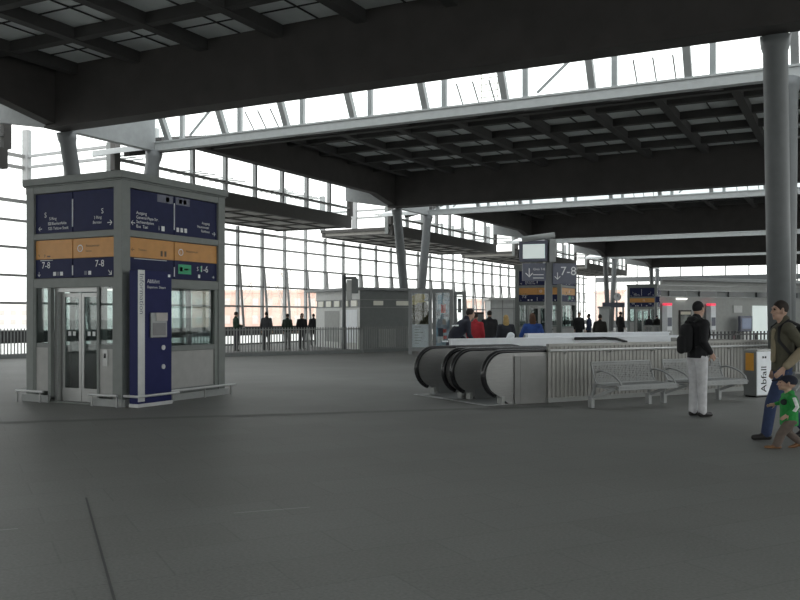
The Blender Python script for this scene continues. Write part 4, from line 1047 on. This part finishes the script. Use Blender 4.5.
q.tube(pts, .03, 8); q.build('white_sleeve_stripe', cloth((.75, .77, .75)), b)
q = MB(); q.ell((-.16, .11, 1.08), (.03, .05, .07), 10, 8); q.build('dark_patch', cloth((.02, .03, .03)), b)

# travellers farther off
def walker(px, d, ang, H, label, **kw): return person(W(px, d), facing(ang), H, label, **kw)
read = dict(le=(-.22, .02, 1.15), re=(.22, .02, 1.15), lw=(-.10, .28, 1.12), rw=(.10, .28, 1.12))
b, *_ = walker(236, 38.5, 60, 1.74, 'person in dark green jacket reading a sheet behind the picket railing', top=(.02, .05, .03), legs=(.05, .05, .06), J=read)
q = MB(); q.box((-.14, .33, 1.12), (.14, .52, 1.135)); q.build('paper', M['panelw'], b)
walker(266.5, 39.0, 10, 1.74, 'person in a wide grey coat behind the picket railing', top=(.06, .062, .07), legs=(.05, .05, .055), top_len=.15)
walker(287.5, 40.0, 20, 1.66, 'person in dark green coat beside a pale bag behind the railing', top=(.02, .035, .025), legs=(.22, .22, .22), top_len=.05)
walker(302, 40.5, 150, 1.68, 'person in black with pale collar behind the railing', top=(.018, .018, .022), legs=(.03, .03, .035), hairlen=.05)
walker(313.5, 45.5, -20, 1.66, 'dark clothed person half hidden by the kiosk corner', top=(.025, .025, .03), legs=(.03, .03, .03))
bend = dict(pel=(0, -.10, .95), wai=(0, -.02, 1.10), che=(0, .16, 1.26), ls=(-.185, .21, 1.35), rs=(.185, .21, 1.35), nec=(0, .27, 1.42), hea=(0, .36, 1.54), le=(-.26, .20, 1.08), re=(.26, .20, 1.08), lw=(-.2, .36, .92), rw=(.2, .36, .92), lh=(-.09, -.1, .9), rh=(.09, -.1, .9))
b, *_ = walker(456, 20.5, 70, 1.84, 'person in navy jacket with reflective stripes bending forward', top=(.018, .020, .035), legs=(.02, .02, .025), J=bend, top_len=.06)
for z, y, dy in ((.93, -.265, .02), (1.28, -.02, .02)):
    q = MB(); q.bar((-.16, y, z), (.16, y, z + .01), .03, .035); q.build('reflective_stripe', M['panelw'], b)
walker(475.5, 25.5, 20, 1.66, 'person in a red jacket beside the bending person', top=(.36, .02, .03), legs=(.03, .03, .04))
walker(489.5, 27.5, 5, 1.74, 'person in a black hooded jacket and jeans seen from behind', top=(.015, .015, .018), legs=(.06, .08, .13), hood=True)
b, *_ = walker(506, 23.5, 0, 1.60, 'blond person in dark jacket carrying a white bag', top=(.02, .022, .03), legs=(.03, .03, .035), hair=(.40, .27, .11), hairlen=.28)
q = MB(); capsule(q, (.08, -.24, 1.02), .10, (.12, -.23, 1.16), .09, 1.3, .7); bag = as_obj('white_bag', fuse(q, .02), [M['panelw']], b)
hug = dict(le=(-.30, .06, 1.15), re=(.30, .06, 1.15), lw=(-.24, .26, 1.05), rw=(.24, .26, 1.05))
walker(532.5, 21.8, 0, 1.64, 'brown haired person in a bright blue jacket before the distant lift', top=(.03, .08, .30), legs=(.04, .04, .05), hair=(.10, .05, .03), hairlen=.16, J=hug)
walker(579, 42, 170, 1.74, 'dark clothed traveller next to the far lift corner', top=(.02, .02, .022), legs=(.02, .02, .025))
walker(589, 43, -60, 1.66, 'traveller in dark blue jacket between two black coated ones', top=(.03, .04, .09), legs=(.02, .02, .025))
walker(600, 31.5, 30, 1.62, 'traveller in a broad brown black coat close to the white parapet', top=(.028, .025, .022), legs=(.02, .02, .02), top_len=.2)
walker(620.5, 48, 60, 1.78, 'tall dark traveller at the far lift with bag', top=(.02, .018, .02), legs=(.02, .02, .02))
walker(649, 57, 0, 1.55, 'dark haired traveller behind the pale fence, nearest the lift doors', top=(.03, .03, .04))
walker(657, 56.5, 0, 1.58, 'traveller in black at the middle of the pale fence', top=(.02, .02, .02))
walker(665, 56, 0, 1.66, 'traveller in dark red at the pavilion end of the pale fence', top=(.07, .02, .02))
